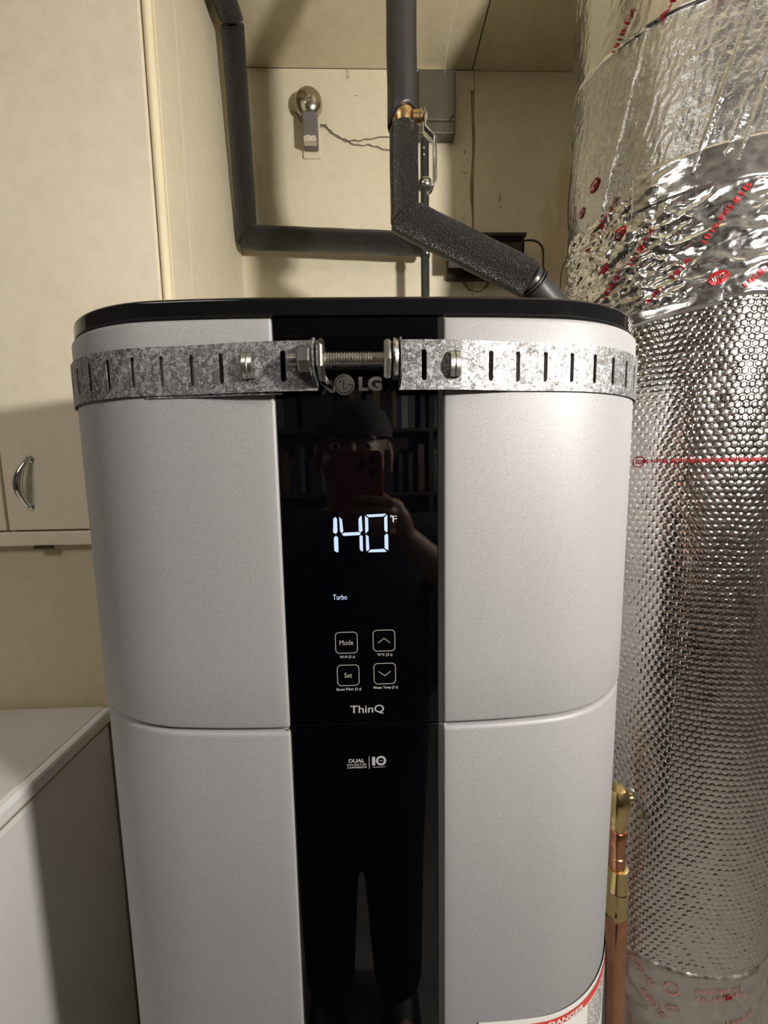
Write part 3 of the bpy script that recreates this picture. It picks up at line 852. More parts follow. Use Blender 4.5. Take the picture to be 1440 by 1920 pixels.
# ------------------------------------------------------------------ doorbell, its wire, the boxes on the wall
DB = thing('doorbell', (-.134, YB, 2.24), 'old round nickel doorbell with a grey buzzer box on the alcove wall', 'doorbell')
g = MB(); R = .0345
g.lathe([(.0, -.052), (.004, -.0515), (.0055, -.050)] + [(R * math.sin(a), -.026 - .024 * math.cos(a)) for a in np.linspace(.22, PI / 2, 14)] + [(R, -.020), (R * .96, -.018), (R * .9, -.022)], 'Y', (-.137, YB, 2.3465), 40)
g.build('gong', 'bell', DB, auto=False)
MB().lathe([(.008, -.03), (.008, -.001)], 'Y', (-.137, YB, 2.3465), 16).build('gong_post', 'zinc', DB)
box('buzzer_box', -.1525, -.1165, .765, .803, 2.2475, 2.3165, 'bellbox', DB, bevel=.004)
MB().prism([(-.150, 2.2465), (-.119, 2.2465), (-.119, 2.2555), (-.123, 2.2600), (-.130, 2.2580), (-.137, 2.2610), (-.145, 2.2590), (-.1495, 2.2575)], .7635, .780).build('chipped_end', 'peel', DB, smooth=False)
box('base_plate', -.1570, -.1130, .803, YB - .0003, 2.235, 2.322, 'wall', DB, bevel=.002)
MB().lathe([(.0, -.003), (.0016, -.002), (.0016, .001)], 'Y', (-.134, .766, 2.2885), 10).build('screw', 'bellbox', DB)
def curve_pts(p, n=10):
    P = [Vector(q) for q in p]; P = [P[0] * 2 - P[1]] + P + [P[-1] * 2 - P[-2]]; out = []
    for i in range(1, len(P) - 2):
        for k in range(n):
            t = k / n; a, b, c, d = P[i - 1:i + 3]
            out.append(.5 * ((2 * b) + (c - a) * t + (2 * a - 5 * b + 4 * c - d) * t * t + (3 * b - a - 3 * c + d) * t ** 3))
    out.append(P[-2]); return out
wire = MB()
yw = YB - .004
wa = curve_pts([(-.115, yw, 2.312), (-.100, yw, 2.3145), (-.085, yw, 2.300), (-.065, yw, 2.287), (-.045, yw, 2.2795), (-.015, yw, 2.2785), (.02, yw, 2.2835), (.075, yw, 2.290)], 8)
wb = curve_pts([(-.115, yw, 2.309), (-.100, yw, 2.3115), (-.085, yw, 2.2975), (-.065, yw, 2.286), (-.045, yw, 2.2765), (-.018, yw, 2.2675), (.012, yw, 2.268), (.04, yw, 2.2615), (.075, yw, 2.252)], 8)
tw = lambda P, ph: [q + Vector((0, .0009 * math.cos(i * .9 + ph), .0012 * math.sin(i * .9 + ph))) for i, q in enumerate(P)]
wire.tube(tw(wa, 0), .0012, 8); wire.tube(tw(wb, PI), .0012, 8)
wire.tube(curve_pts([(-.185, yw, 2.344), (-.176, yw - .006, 2.3385), (-.168, yw - .01, 2.330), (-.160, yw, 2.322), (-.151, .795, 2.318)], 6), .0014, 8)
tag(wire.build('bell_wire', 'wire', None, origin=(-.05, yw, 2.28)), 'thin grey twisted wire running from the doorbell to the right along the wall', 'wire')
EB = thing('electrical_box', (.184, YB, 2.27), 'flat olive grey metal electrical box high on the back wall behind the right pipe', 'box')
box('box_body', .134, .231, .776, YB - .0004, 2.274, 2.4180, 'ebox', EB, bevel=.004)
box('cover', .137, .228, .770, .776, 2.300, 2.415, 'ebox', EB, bevel=.003)
MB().prism([(.213, 2.300), (.216, 2.2985), (.226, 2.309), (.2245, 2.313), (.219, 2.309)], .7685, .770).build('cover_tab', 'dark', EB, smooth=False)
MB().lathe([(.0, -.002), (.0016, -.001), (.0016, .001)], 'Y', (.200, .7755, 2.283), 10).build('screw', 'darkbox', EB)
JB = thing('transformer_box', (.32, .74, 1.87), 'dark brown open-fronted box on the back wall behind the slanting pipe', 'box')
box('back_plate', .214, .397, .79, YB - .0004, 1.935, 2.016, 'darkbox', JB)
box('top_flap', .205, .400, .728, YB - .0004, 2.010, 2.0175, 'darkbox', JB, bevel=.001)
box('side_plate', .391, .397, .735, YB - .0004, 1.932, 2.010, 'darkbox', JB, bevel=.001)
box('front_lip', .205, .397, .735, .739, 1.938, 1.998, 'darkbox', JB, bevel=.001)
cb = MB().tube(curve_pts([(.393, .735, 2.0), (.41, .733, 2.001), (.430, .735, 1.998), (.4435, .737, 1.985), (.448, .740, 1.965), (.4480, .742, 1.92), (.4440, .742, 1.888), (.440, .742, 1.86)], 8), .0024, 10)
tag(cb.build('box_cable', 'cable', None, origin=(.44, .74, 1.9)), 'brown cable looping out of the dark box and down behind the heater', 'cable')
dw = MB().tube(curve_pts([(.466, .60, 2.26), (.4604, .60, 2.159), (.447, .60, 2.064), (.4432, .60, 1.989), (.4495, .60, 1.912), (.4430, .60, 1.893), (.4330, .60, 1.868), (.4308, .60, 1.80), (.432, .60, 1.62)], 6), .0011, 8)
tag(dw.build('loose_wire', 'cable', None, origin=(.44, .6, 1.62)), 'thin black loose wire hanging just left of the foil duct', 'wire')
# strand of cobweb in front of the box
web = MB().tube([(.215, .60, 2.49 - .05), (.190, .60, 2.37), (.174, .60, 2.295), (.171, .60, 2.26)], .0003, 5)
tag(web.build('cobweb_strand', 'peel', None, origin=(.18, .6, 2.3)), 'single pale cobweb thread hanging in front of the electrical box', 'cobweb')

# ------------------------------------------------------------------ foil wrapped duct on the right
DC = (.572, .405); DR = .187
duct = thing('foil_duct', (DC[0], DC[1], 0), 'large round air duct wrapped in silver bubble foil right of the water heater', 'duct')
def bubble_h(t, z):
    p = .0108; wx = vnoise(t * 9 + 7, z * 24 + 3); wy = vnoise(t * 8 + 31, z * 22 + 17)
    t = t + .010 * (wx - .5); z = z + .0022 * (wy - .5); u = t * DR / p; v = z / (p * .866)
    row = np.round(v); uu = u - .5 * (np.mod(row, 2)); col_ = np.round(uu)
    d2 = ((uu - col_) * p) ** 2 + ((v - row) * p * .866) ** 2
    jit = .7 + .6 * _G[(row.astype(int) * 7) % 128, (col_.astype(int) * 13) % 128]
    d = np.sqrt(d2) / (p * .46)
    tilt = _G[(row.astype(int) * 11 + 5) % 128, (col_.astype(int) * 17 + 2) % 128] - .5
    return (.00085 * jit + .0005 * tilt * (v - row)) * np.clip(1 - d ** 7, 0, 1) ** .9
def low_h(t, z):
    s = t * DR
    return .0045 * (vnoise(s * 14 + 3, z * 3.2 + 1) - .5) + .0020 * (vnoise(s * 40, z * 13 + 5) - .5)
def H_main(t, z): return bubble_h(t, z) + low_h(t, z)
def H_band(t, z):
    s = t * DR
    a = ridged(s * 16 + z * 26 + 2, z * 48 - s * 18); b = ridged(s * 55 + z * 70, z * 110 - s * 40 + 9); c_ = ridged(s * 130 + 5, z * 190 + 3)
    fade = np.clip((np.deg2rad(-38) - t) / .25, 0, 1)      # the left side is crumpled hardest
    return .0050 + low_h(t, z) + .0040 * a ** 3 + (.0016 + .003 * fade) * b ** 2 + (.0006 + .0016 * fade) * c_ ** 2 + .25 * bubble_h(t, z)
def H_jack(t, z):
    s = t * DR; k = s - (z - 1.84) * .28
    fold = ridged(k * 26 + 4, z * 1.6); fine = ridged(k * 150, z * 60 + 3); cr = ridged(s * 260 + 11, z * 230)
    sharp = np.clip(1 - np.abs(((k * 17.) % 1) - .5) * 16, 0, 1)
    return .006 + low_h(t, z) * 1.4 + .0030 * fold ** 5 + .0013 * fine ** 2 + .0006 * cr + .0050 * np.clip(1 - np.abs(k + .1215) / .0035, 0, 1) + .0045 * np.clip(1 - np.abs(k + .075) / .004, 0, 1) + .0009 * sharp * vnoise(k * 17 - ((k * 17) % 1) * 1. + 3, z * 3) + .35 * bubble_h(t, z)
def H_flat(o, k=1.): return lambda t, z: o + low_h(t, z) * .9 + k * .0022 * ridged(t * DR * 40 + z * 20, z * 34) ** 3 + .12 * bubble_h(t, z)
def dpt(t, z, h):
    r = DR + h
    return np.stack([DC[0] + r * np.sin(t), DC[1] - r * np.cos(t), z], -1)
def duct_skin(name, z0, z1, H, mat, dt, dz, t0=-118, t1=62, slope=0., closed_back=True, tuck=False):
    ts = list(np.arange(math.radians(t0), math.radians(t1), dt / DR)) + (list(np.linspace(math.radians(t1), math.radians(360 + t0), 40)) if closed_back else [])
    ts = np.array(ts); zs = np.arange(z0, z1 + dz * .5, dz)
    T, Z = np.meshgrid(ts, zs)
    Z2 = Z + slope * (T * DR)
    Hh = H(T, Z2)
    if tuck:
        Hh[0, :] = -.002; Hh[-1, :] = -.002
        if not closed_back: Hh[:, 0] = -.002; Hh[:, -1] = -.002
    P = dpt(T, Z2, Hh); n, m = len(ts), len(zs)
    a = np.arange(n * m).reshape(m, n)
    f = np.stack([a[:-1, :-1], a[:-1, 1:], a[1:, 1:], a[1:, :-1]], -1).reshape(-1, 4)
    o = obj(name, P.reshape(-1, 3), f, mat, duct, auto=False)
    return o
duct_skin('bubble_wrap', .50, 1.70, H_main, 'foil_b', .0012, .0012, t0=-105, t1=42)
duct_skin('bubble_wrap_lower', 0.0, .50, lambda t, z: low_h(t, z), 'foil_b', .008, .02)
duct_skin('tape_band', 1.672, 1.850, H_band, 'foil_t', .0022, .0022, tuck=True)
duct_skin('foil_jacket', 1.842, 2.446, H_jack, 'foil_j', .0020, .0024)
duct_skin('tape_strip', 1.815, 1.875, lambda t, z: H_band(t, z) * .35 + .0075, 'foil_t', .003, .004, t0=-60, t1=62, closed_back=False, tuck=True)
duct_skin('tape_strip', 1.672, 1.715, lambda t, z: .0068 + low_h(t, z) + .0015 * ridged(t * 6, z * 40) ** 2, 'foil_t', .003, .003, t0=-100, t1=-22, slope=.10, closed_back=False, tuck=True)
duct_skin('tape_strip', 2.030, 2.16, lambda t, z: H_jack(t, z) * .5 + .0075, 'foil_t', .003, .003, t0=-118, t1=40, slope=-.18, closed_back=False, tuck=True)
duct_skin('lower_tape', .40, .590, H_flat(.0020), 'foil_lo', .004, .004, tuck=True)

# red printing on the foil
def duct_text(s, t_c, z_c, width, height, H, mat, ang=0., off=.0010, flip=False, bold=.02, name='red_print', parent=None, shape=None):
    if shape is None: vs, fs = text_mesh(s, bold)
    else: vs, fs = shape
    p = fit(vs, -width / 2, width / 2, -height / 2, height / 2) if shape is None else [(a, b) for a, b, *_ in vs]
    bm = bmesh.new()
    bv = [bm.verts.new((a, b, 0)) for a, b in p]
    for f in fs:
        try: bm.faces.new([bv[i] for i in f])
        except Exception: pass
    long_ = [e for e in bm.edges if e.calc_length() > .003]
    if long_: bmesh.ops.subdivide_edges(bm, edges=long_, cuts=2, use_grid_fill=False)
    bmesh.ops.triangulate(bm, faces=bm.faces[:])
    bm.verts.ensure_lookup_table()
    A = np.array([(v.co.x, v.co.y) for v in bm.verts]); F = [tuple(v.index for v in f.verts) for f in bm.faces]
    bm.verts.index_update(); F = [tuple(v.index for v in f.verts) for f in bm.faces]; bm.free()
    if flip: A = -A
    c, s_ = math.cos(ang), math.sin(ang)
    S = A[:, 0] * c - A[:, 1] * s_; Zz = A[:, 0] * s_ + A[:, 1] * c
    T = t_c + S / DR; Z = z_c + Zz
    P = dpt(T, Z, H(T, Z) + off)
    return obj(name, P, F, mat, parent or duct, smooth=False)
def oval(w_, h_, n=24): return ([(w_ * math.cos(2 * PI * k / n), h_ * math.sin(2 * PI * k / n)) for k in range(n)] + [(0, 0)], [(k, (k + 1) % n, n) for k in range(n)])
def ringshape(r0, r1, n=28):
    return ([(r * math.cos(2 * PI * k / n), r * math.sin(2 * PI * k / n)) for r in (r0, r1) for k in range(n)], [(k, (k + 1) % n, (k + 1) % n + n, k + n) for k in range(n)])
rad = math.radians
Hm = lambda t, z: H_main(t, z)
duct_text('', rad(-51.4), 1.4466, .02, .02, Hm, 'red', shape=ringshape(.0088, .0075), off=.0009, name='approval_mark')
duct_text('ETL', rad(-51.4), 1.4466, .0115, .0068, Hm, 'red', flip=True, off=.0009, name='approval_mark')
for k, (wd_, tc_, wid) in enumerate([('LESS THAN 50', -41.5, .052), ('SMOKE DEVELOPED', -24.5, .056), ('FLAME SPREAD', -9, .044), ('25 LISTED', 5, .04)]):
    duct_text(wd_, rad(tc_), 1.4475, wid, .0068, Hm, 'red', flip=True, off=.0009)
HB = lambda t, z: np.where(z > 1.85, H_jack(t, z), H_band(t, z))
def logo(t_, z_, ang, sc=1., H=HB, mat='red'):
    o = duct_text('', t_, z_, 0, 0, H, mat, ang=ang, shape=oval(.0108 * sc, .0086 * sc), off=.0016, name='red_oval_mark')
    duct_text('IPG', t_, z_, .0130 * sc, .0064 * sc, H, 'foil_t', ang=ang, off=.0026, name='mark_letters', parent=o)
logo(rad(-79.5), 1.9025, 1.1); logo(rad(-63.4), 1.8015, 1.0); logo(rad(-71.3), 1.7607, .5, .85); logo(rad(-26.1), 1.6986, .35, 1.1); logo(rad(-88), 1.876, 1.3, .8)
for s, tc_, z_, ang, wd_ in [('181B-FX', -71, 1.842, .95, .050), ('181B-FX', -54, 1.768, .95, .050), ('181A', -39, 1.722, .85, .030), ('A-P\u00ae', -48, 1.692, .8, .026), ('181B-FX', -11.5, 1.700, .75, .052), ('181B', -21, 1.800, .95, .032), ('181B-FX', -66, 1.730, .95, .044), ('FX 181B', -4, 1.762, -.7, .050), ('A-P\u00ae', -80, 1.812, 1.2, .026), ('181B-FX', -28, 1.768, 1.0, .046)]:
    duct_text(s, rad(tc_), z_, wd_, .0078, HB, 'red', ang=ang, off=.0016)
HJ = lambda t, z: H_jack(t, z) * .5 + .0075
for s, tc_, z_, ang in [('181B-FX', -66, 2.088, .9), ('A-P\u00ae', -47, 2.075, .9), ('181B-FX', -28, 2.060, .8), ('181B-FX', -12, 2.075, .8)]:
    duct_text(s, rad(tc_), z_, .045, .009, HJ, 'red', ang=ang, off=.0016)
HL = H_flat(.0020)
for s, tc_, z_, ang, wd_, h_ in [('A-P\u00ae 181', -37, .560, -.80, .050, .011), ('A-P\u00ae 181', -31, .505, -.80, .050, .012), ('WWW.TAPE 181B', -2, .562, .10, .080, .008), ('UL 181B-FX', 0, .549, .12, .082, .008), ('181B-FX', 12, .503, .1, .06, .008), ('1 181B', -24, .512, .3, .03, .010)]:
    duct_text(s, rad(tc_), z_, wd_, h_, HL, 'redpale', ang=ang, off=.0014)
duct_text('', rad(-23.5), .550, 0, 0, HL, 'redpale', shape=ringshape(.0110, .0085), off=.0014, name='round_mark')
duct_text('', rad(6), .551, 0, 0, HL, 'red', ang=.12, shape=([(-.016, -.0035), (-.004, -.0035), (-.004, .0035), (-.016, .0035)], [(0, 1, 2, 3)]), off=.0016, name='red_block')

# ------------------------------------------------------------------ copper pipe between heater and duct
CP = thing('copper_pipe', (.377, .2, 0), 'vertical copper pipe with brass fittings between the water heater and the foil duct', 'pipe')
def cx(z): return .3785 - .014 * (z - .55) / .35 if z > .55 else .3785
MB().tube([(.3785, .2, 0), (.3785, .2, .55), (cx(.70), .2, .70)], .0140, 24).build('lower_tube', 'copper', CP)
MB().lathe([(.0140, .690), (.0162, .692), (.0162, .730), (.0150, .734), (.0140, .742)], 'Z', (cx(.71), .2, 0), 24).build('coupling', 'copper', CP)
un_ = MB().lathe([(.0135, .738), (.0150, .744), (.0165, .747), (.0168, .752), (.0158, .755), (.0158, .762), (.0164, .770), (.0164, .782), (.0168, .788)], 'Z', (cx(.76), .2, 0), 24)
un_.lathe([(.0168, .790), (.0150, .812), (.0145, .822), (.0155, .823), (.0155, .826), (.012, .827)], 'Z', (cx(.8), .2, 0), 24)
un_.build('brass_union', 'ybrass', CP)
MB().tube([(cx(.82), .2, .82), (cx(.9), .2, .905)], .0122, 24).build('upper_tube', 'copper', CP)
MB().lathe([(.0125, .842), (.0135, .843), (.0135, .847), (.0125, .848)], 'Z', (cx(.85), .2, 0), 24).build('solder_ring', 'copper', CP)
MB().lathe([(.0125, .870), (.0140, .871), (.0140, .888), (.0128, .890)], 'Z', (cx(.88), .2, 0), 24).build('coupling', 'copper', CP)
vb = MB().lathe([(.012, .895), (.0145, .897), (.0145, .905), (.0160, .908), (.0185, .922), (.0190, .936), (.0170, .950), (.0120, .958), (.004, .961)], 'Z', (.3625, .2, 0), 24)
vb.lathe([(.0095, -.03), (.0095, .0)], 'X', (.3625, .2, .935), 20); vb.lathe([(.007, .015), (.007, .024)], 'X', (.3625, .2, .94), 16)
vb.build('brass_valve', 'ybrass', CP)
lv = MB(); pr = [(.376, .962), (.384, .960), (.3895, .950), (.4005, .9215)]
vs = []; fs = []
for x, z in pr: vs += [(x, .188, z), (x, .200, z)]
for i in range(3): fs.append((2 * i, 2 * i + 1, 2 * i + 3, 2 * i + 2))
lv.add(vs, fs).build('lever', 'steel', CP, solid=.002)
MB().tube([(.3985, .190, .918), (.4035, .190, .9145)], .0042, 12).build('lever_tip', 'gunmetal', CP)

# ------------------------------------------------------------------ the lamp that lights the corner (right of the photographer)
LB = thing('hanging_lamp', (LAMP[0], LAMP[1], LAMP[2]), 'bare glowing bulb hanging on a black cord to the right of the photographer', 'lamp')
vs = []; fs = []
MB().lathe([(0, -LAMP_RADIUS)] + [(LAMP_RADIUS * math.sin(a), -LAMP_RADIUS * math.cos(a)) for a in np.linspace(.15, PI - .35, 16)], 'Z', LAMP, 24).build('bulb', 'bulb', LB, auto=False)
MB().lathe([(.016, .040), (.019, .046), (.019, .085), (.006, .092)], 'Z', LAMP, 20).build('socket', 'black', LB)
MB().tube([(LAMP[0], LAMP[1], LAMP[2] + .09), (LAMP[0], LAMP[1], ZC)], .003, 8).build('cord', 'cable', LB)

# ------------------------------------------------------------------ the photographer, mirrored in the black glass
def capsule(bm, pts, rad, n=14):
    m = MB(); P = []; Rr = []
    pts = [Vector(p) for p in pts]
    for i in range(len(pts) - 1):
        for k in range(5):
            t = k / 5; P.append(pts[i].lerp(pts[i + 1], t)); Rr.append(rad[i] * (1 - t) + rad[i + 1] * t)
    P.append(pts[-1]); Rr.append(rad[-1])
    d0 = (P[1] - P[0]).normalized(); d1 = (P[-1] - P[-2]).normalized()
    pre = [(P[0] - d0 * Rr[0] * c, Rr[0] * s) for c, s in ((.97, .25), (.7, .71), (.35, .93))]
    post = [(P[-1] + d1 * Rr[-1] * c, Rr[-1] * s) for c, s in ((.35, .93), (.7, .71), (.97, .25))]
    P = [p for p, _ in pre] + P + [p for p, _ in post]; Rr = [q for _, q in pre] + Rr + [q for _, q in post]
    bm.tube(P, Rr, n)
def ellip(bm, c, r, n=20, m=14, tilt=0):
    vs = []; fs = []
    for i in range(m + 1):
        a = PI * i / m
        for k in range(n):
            b = 2 * PI * k / n
            x, y, z = r[0] * math.sin(a) * math.cos(b), r[1] * math.sin(a) * math.sin(b), r[2] * math.cos(a)
            y, z = y * math.cos(tilt) - z * math.sin(tilt), y * math.sin(tilt) + z * math.cos(tilt)
            vs.append((c[0] + x, c[1] + y, c[2] + z))
    for i in range(m):
        for k in range(n): fs.append((i * n + k, (i + 1) * n + k, (i + 1) * n + (k + 1) % n, i * n + (k + 1) % n))
    bm.add(vs, fs)
def loft(bm, rings, n=28, caps=True):
    """rings: (cx, cy, z, rx, ry)"""
    vs = []; fs = []
    for cx_, cy_, z, rx, ry in rings:
        for k in range(n):
            a = 2 * PI * k / n; c, s = math.cos(a), math.sin(a)
            vs.append((cx_ + rx * math.copysign(abs(c) ** .85, c), cy_ + ry * math.copysign(abs(s) ** .85, s), z))
    for i in range(len(rings) - 1):
        for k in range(n): fs.append((i * n + k, i * n + (k + 1) % n, (i + 1) * n + (k + 1) % n, (i + 1) * n + k))
    if caps: fs += [tuple(reversed(range(n))), tuple((len(rings) - 1) * n + k for k in range(n))]
    bm.add(vs, fs)
def remeshed(name, mb, mat, parent, vox, sm=4):
    o = mb.build(name, mat, parent, auto=False)
    md = o.modifiers.new('remesh', 'REMESH'); md.mode = 'VOXEL'; md.voxel_size = vox; md.use_smooth_shade = True
    md2 = o.modifiers.new('smooth', 'SMOOTH'); md2.iterations = sm; md2.factor = .5
    return o
PX, PYc = -.045, -.575
man = thing('person', (PX, PYc, 0), 'person in black cap and t-shirt holding up a phone, mirrored in the glass', 'person')
HC = Vector((-.036, -.500, 1.470))
b = MB()
# torso, neck, pelvis
loft(b, [(PX, PYc - .01, .86, .145, .10), (PX, PYc - .01, .93, .165, .115), (PX, PYc - .01, 1.00, .155, .105), (PX, PYc - .01, 1.10, .158, .105), (PX, PYc - .01, 1.20, .175, .115), (PX, PYc - .01, 1.28, .165, .100), (PX, PYc - .005, 1.335, .095, .07), (PX, PYc + .01, 1.36, .055, .055)])
capsule(b, [(PX, PYc + .01, 1.33), (PX, PYc + .05, 1.42)], [.056, .052])
# head: cranium, face, jaw
ellip(b, HC + Vector((0, -.012, .030)), (.074, .094, .078))
ellip(b, HC + Vector((0, .022, -.012)), (.064, .070, .085))
ellip(b, HC + Vector((0, .040, -.062)), (.043, .046, .036))
ellip(b, HC + Vector((0, .066, -.086)), (.020, .018, .014))
capsule(b, [HC + Vector((0, .088, .018)), HC + Vector((0, .103, -.012)), HC + Vector((0, .106, -.024))], [.009, .011, .013], 10)
for s in (-1, 1):
    ellip(b, HC + Vector((s * .010, .098, -.027)), (.009, .010, .007), 10, 8)
    ellip(b, HC + Vector((s * .029, .078, .030)), (.021, .012, .008), 12, 8)
    ellip(b, HC + Vector((s * .040, .062, -.020)), (.020, .020, .018), 12, 8)
    ellip(b, HC + Vector((s * .076, -.006, -.004)), (.008, .018, .031), 12, 10, .2)
    ellip(b, HC + Vector((s * .076, .002, -.032)), (.006, .008, .010), 10, 8)
ellip(b, HC + Vector((0, .088, -.052)), (.022, .010, .0065), 12, 8)
# the arm on the +x side holds the phone; the other one hangs
S1, E1, W1 = Vector((PX + .175, PYc - .01, 1.275)), Vector((.290, -.505, 1.085)), Vector((.052, -.415, 1.318))
capsule(b, [S1, S1.lerp(E1, .5), E1, E1.lerp(W1, .3), W1], [.052, .046, .037, .042, .026])
S2, E2, W2 = Vector((PX - .175, PYc - .01, 1.275)), Vector((PX - .235, PYc - .03, 1.02)), Vector((PX - .225, PYc + .06, .80))
capsule(b, [S2, S2.lerp(E2, .5), E2, E2.lerp(W2, .3), W2], [.052, .046, .037, .041, .026])
# gripping hand: palm beside the lower phone edge, four fingers curled across its back, thumb on the screen side
PH0, PH1, PHZ0, PHZ1, PHB = -.062, .021, 1.322, 1.474, -.3640    # phone extents; PHB = back face (towards the heater)
palm = [(W1, .026), (Vector((.052, -.392, 1.335)), .026), (Vector((.049, -.382, 1.352)), .022)]
capsule(b, [p for p, _ in palm], [q for _, q in palm])
ellip(b, (.046, -.381, 1.352), (.018, .022, .036))
for k, (z0, tipx, dz) in enumerate(((1.381, -.030, .010), (1.364, -.036, .004), (1.347, -.033, -.001), (1.331, -.022, -.005))):
    rf = (.0082, .0084, .0080, .0070)[k]
    capsule(b, [(.041, -.372, z0), (.0330, -.356, z0 + dz * .3), (.008, -.3520, z0 + dz * .7), (tipx, -.3540, z0 + dz)], [rf * 1.1, rf, rf * .95, rf * .82], 10)
capsule(b, [(.044, -.394, 1.352), (.032, -.400, 1.380), (.004, -.3935, 1.400)], [.013, .0105, .0085], 10)
# hanging hand with five fingers
hd = Vector((W2.x + .002, W2.y + .018, W2.z - .045))
ellip(b, hd, (.018, .040, .048))
for k in range(4):
    y = hd.y - .028 + k * .019; l = (.070, .080, .083, .074)[k]
    capsule(b, [(hd.x, y, hd.z - .03), (hd.x + .004, y, hd.z - .03 - l * .5), (hd.x + .016, y, hd.z - .03 - l)], [.0095, .0085, .0070], 10)
capsule(b, [(hd.x + .008, hd.y + .030, hd.z + .02), (hd.x + .020, hd.y + .050, hd.z - .02), (hd.x + .024, hd.y + .050, hd.z - .05)], [.012, .010, .008], 10)
# legs
for s in (-1, 1):
    x = PX + s * .085
    capsule(b, [(x, PYc - .01, .88), (x + s * .005, PYc, .50), (x + s * .01, PYc - .02, .09)], [.088, .056, .036])
    capsule(b, [(x + s * .01, PYc - .04, .05), (x + s * .02, PYc + .12, .04)], [.035, .032])
body = remeshed('body', b, 'skin', man, .0036, 3)
for s in (-1, 1):
    e = MB(); ellip(e, HC + Vector((s * .030, .0795, .014)), (.0115, .009, .0085), 14, 10); eo = e.build('eye', 'eye', man)
    e = MB(); ellip(e, HC + Vector((s * .030, .0862, .014)), (.005, .003, .005), 12, 8); e.build('iris', 'hair', eo)
    e = MB(); capsule(e, [HC + Vector((s * .014, .089, .030)), HC + Vector((s * .030, .090, .035)), HC + Vector((s * .046, .078, .031))], [.003, .004, .0022], 8); e.build('eyebrow', 'hair', man)
e = MB(); capsule(e, [HC + Vector((-.022, .089, -.0535)), HC + Vector((0, .0985, -.0515)), HC + Vector((.022, .089, -.0535))], [.003, .0055, .003], 8); e.build('lips', 'lip', man)
e = MB(); ellip(e, HC + Vector((0, -.022, .022)), (.0775, .090, .076)); 
hair = e.build('hair', 'hair', man)
# cap worn backwards: dome, band, strap opening edge and a brim at the back
e = MB()
dome = [(HC.x, HC.y - .008, HC.z + .036 + .0, .0815, .1010), (HC.x, HC.y - .008, HC.z + .050, .0820, .1015), (HC.x, HC.y - .009, HC.z + .068, .0775, .0965), (HC.x, HC.y - .010, HC.z + .086, .066, .084), (HC.x, HC.y - .011, HC.z + .100, .049, .064), (HC.x, HC.y - .011, HC.z + .109, .028, .038), (HC.x, HC.y - .011, HC.z + .113, .007, .009)]
loft(e, dome, 36); capo = e.build('cap', 'cap', man, auto=False)
e = MB(); loft(e, [(HC.x, HC.y - .008, HC.z + .033, .0822, .1020), (HC.x, HC.y - .008, HC.z + .049, .0826, .1024)], 36); e.build('cap_band', 'cap', capo)
e = MB(); vs = []; fs = []
for i in range(9):
    a = math.radians(200 + 140 * i / 8)
    for q in (0, 1): vs.append((HC.x + (.080 + .006 * q) * math.cos(a), HC.y - .008 + (.098 + .062 * q * abs(math.sin(a))) * math.sin(a), HC.z + .036 - .018 * q))
for i in range(8): fs.append((2 * i, 2 * i + 2, 2 * i + 3, 2 * i + 1))
e.add(vs, fs).build('cap_brim', 'cap', capo, solid=.003)
# shirt and trousers over the body
e = MB()
loft(e, [(PX, PYc - .01, .90, .182, .128), (PX, PYc - .01, 1.00, .172, .122), (PX, PYc - .01, 1.10, .174, .122), (PX, PYc - .01, 1.20, .190, .130), (PX, PYc - .01, 1.28, .182, .114), (PX, PYc - .006, 1.335, .110, .082), (PX, PYc + .004, 1.352, .070, .066)])
for S, E_ in ((S1, E1), (S2, E2)):
    capsule(e, [S + (Vector((PX, PYc, 1.27)) - S) * .35, S, S.lerp(E_, .62)], [.062, .064, .060])
remeshed('t_shirt', e, 'shirt', man, .007, 5)
e = MB()
loft(e, [(PX, PYc - .01, .82, .168, .118), (PX, PYc - .01, .90, .172, .122), (PX, PYc - .01, .96, .166, .118)])
for s in (-1, 1):
    x = PX + s * .078
    capsule(e, [(x, PYc - .01, .86), (x + s * .003, PYc, .50), (x + s * .012, PYc - .02, .10)], [.102, .080, .066])
remeshed('trousers', e, 'trousers', man, .009, 5)
for s in (-1, 1):
    e = MB(); x = PX + s * .098
    loft(e, [(x, PYc + .035, .0, .046, .135), (x, PYc + .035, .02, .048, .138), (x, PYc + .03, .045, .044, .128), (x, PYc - .01, .075, .040, .082), (x, PYc - .04, .10, .038, .046)]); e.build('shoe', 'shoe', man)
# the phone itself
ph = thing('phone', (-.02, -.368, 1.322), 'red-brown cased phone with three camera lenses held in front of the face', 'phone')
e = MB(); pr = []
hx, hz, rc = (PH1 - PH0) / 2, (PHZ1 - PHZ0) / 2, .011
cxp, czp = (PH0 + PH1) / 2, (PHZ0 + PHZ1) / 2
for sx, sz, a in ((1, 1, 0), (-1, 1, 90), (-1, -1, 180), (1, -1, 270)):
    pr += [(cxp + sx * (hx - rc) + rc * math.cos(math.radians(a + 15 * k)), czp + sz * (hz - rc) + rc * math.sin(math.radians(a + 15 * k))) for k in range(7)]
e.prism(pr[::-1], PHB - .0095, PHB).build('case', 'phone', ph, bevel=.0015)
box('screen', PH0 + .004, PH1 - .004, PHB - .0100, PHB - .0095, PHZ0 + .004, PHZ1 - .004, 'glass', ph)
for (x, z) in ((.004, 1.459), (-.0165, 1.4475), (.004, 1.434)):
    ln = MB().lathe([(.0078, 0), (.0078, .0020), (.0066, .0024)], 'Y', (x, PHB, z), 28).build('camera_lens', 'lens', ph)

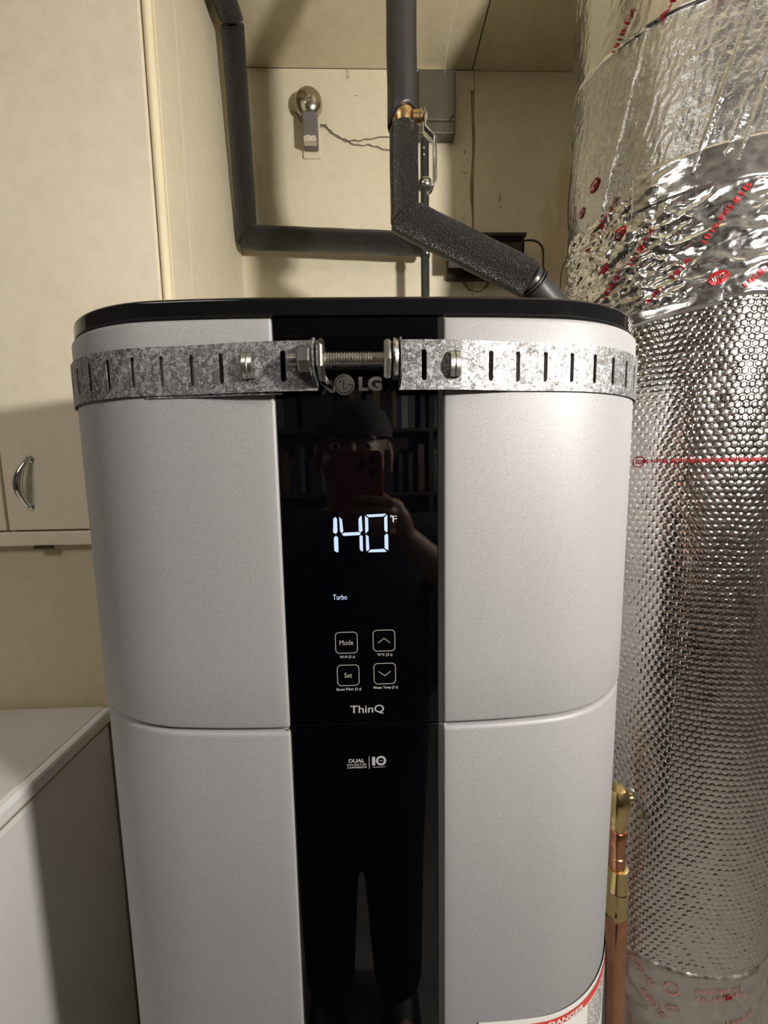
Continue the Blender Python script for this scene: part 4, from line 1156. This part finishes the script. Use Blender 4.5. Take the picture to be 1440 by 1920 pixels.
# ------------------------------------------------------------------ bookcase behind the photographer
bc = thing('bookcase', (.35, -2.3, 0), 'dark wooden bookcase full of books behind the photographer', 'bookcase')
for x in (-.75, .36, 1.47): box('side_panel', x - .012, x + .012, -2.45, -2.10, 0, 2.2, 'wood', bc)
box('back_panel', -.76, 1.48, -2.46, -2.45, 0, 2.2, 'wood', bc)
shz = [.08, .48, .88, 1.26, 1.64, 2.18]
for z in shz:
    box('shelf', -.738, .348, -2.45, -2.11, z, z + .02, 'wood', bc); box('shelf', .372, 1.458, -2.45, -2.11, z, z + .02, 'wood', bc)
random.seed(12)
first = None
kinds = ['book_dark', 'book_dark', 'book_grey', 'book_brown', 'book_dark', 'book_grey', 'book_tan', 'book_dark']
CN = dict(book_dark='black', book_grey='grey', book_brown='brown', book_tan='tan', book_blue='blue', book_white='cream')
ORD = 'first second third fourth fifth sixth seventh eighth ninth tenth eleventh twelfth thirteenth fourteenth fifteenth sixteenth seventeenth eighteenth nineteenth twentieth twenty-first twenty-second twenty-third twenty-fourth twenty-fifth twenty-sixth twenty-seventh twenty-eighth twenty-ninth thirtieth thirty-first thirty-second thirty-third thirty-fourth thirty-fifth thirty-sixth thirty-seventh thirty-eighth'.split()
def book(x, w_, h_, z, mat):
    o = bpy.data.objects.new('book', bpy.data.meshes.new('book'))
    root = thing('book', (x, -2.28, z), None, None)
    box('cover', x, x + w_, -2.30 + .06, -2.135, z, z + h_, mat, root, bevel=.002)
    box('pages', x + .003, x + w_ - .003, -2.26, -2.14, z + h_ - .0035, z + h_ + .0005, 'book_white', root)
    bpy.data.objects.remove(o)
    return root
for zi, z in enumerate([1.28, 1.66]):
    x = -.60; k = 0
    while x < .50:
        w_ = random.uniform(.022, .048); h_ = random.uniform(.20, .30)
        if .34 < x + w_ and x < .38: x = .38
        special = None
        if zi == 1 and abs(x - .18) < .03 and first is None: special = ('book_blue', 'tall dark blue book on the upper shelf of the bookcase'); first = 1
        elif zi == 1 and first == 1: special = ('book_white', 'pale cream book just right of the dark blue one'); first = 2
        m_ = special[0] if special else random.choice(kinds)
        r_ = book(x, w_, .29 if special else h_, z + .0005, m_)
        if special: tag(r_, special[1], 'book')
        else: tag(r_, '%s book, %s from the left on the %s bookcase shelf' % (CN[m_], ORD[k], ('lower' if zi == 0 else 'upper')), 'book')
        r_['group'] = 'books on the %s shelf' % ('lower' if zi == 0 else 'upper'); k += 1
        x += w_ + random.choice([.001, .001, .002, .03])

# added fill light at the ceiling, out of view, lifting the shadows
CL = thing('added_fill_light', (-.9, -.95, ZC), 'added square fill light panel at the ceiling behind and left of the photographer', 'lamp')
box('fill_emitter', -1.2, -.6, -1.25, -.65, ZC - .030, ZC - .012, 'fill_glow', CL)
box('frame', -1.22, -.58, -1.27, -.63, ZC - .012, ZC - .0005, 'whitetrim', CL)
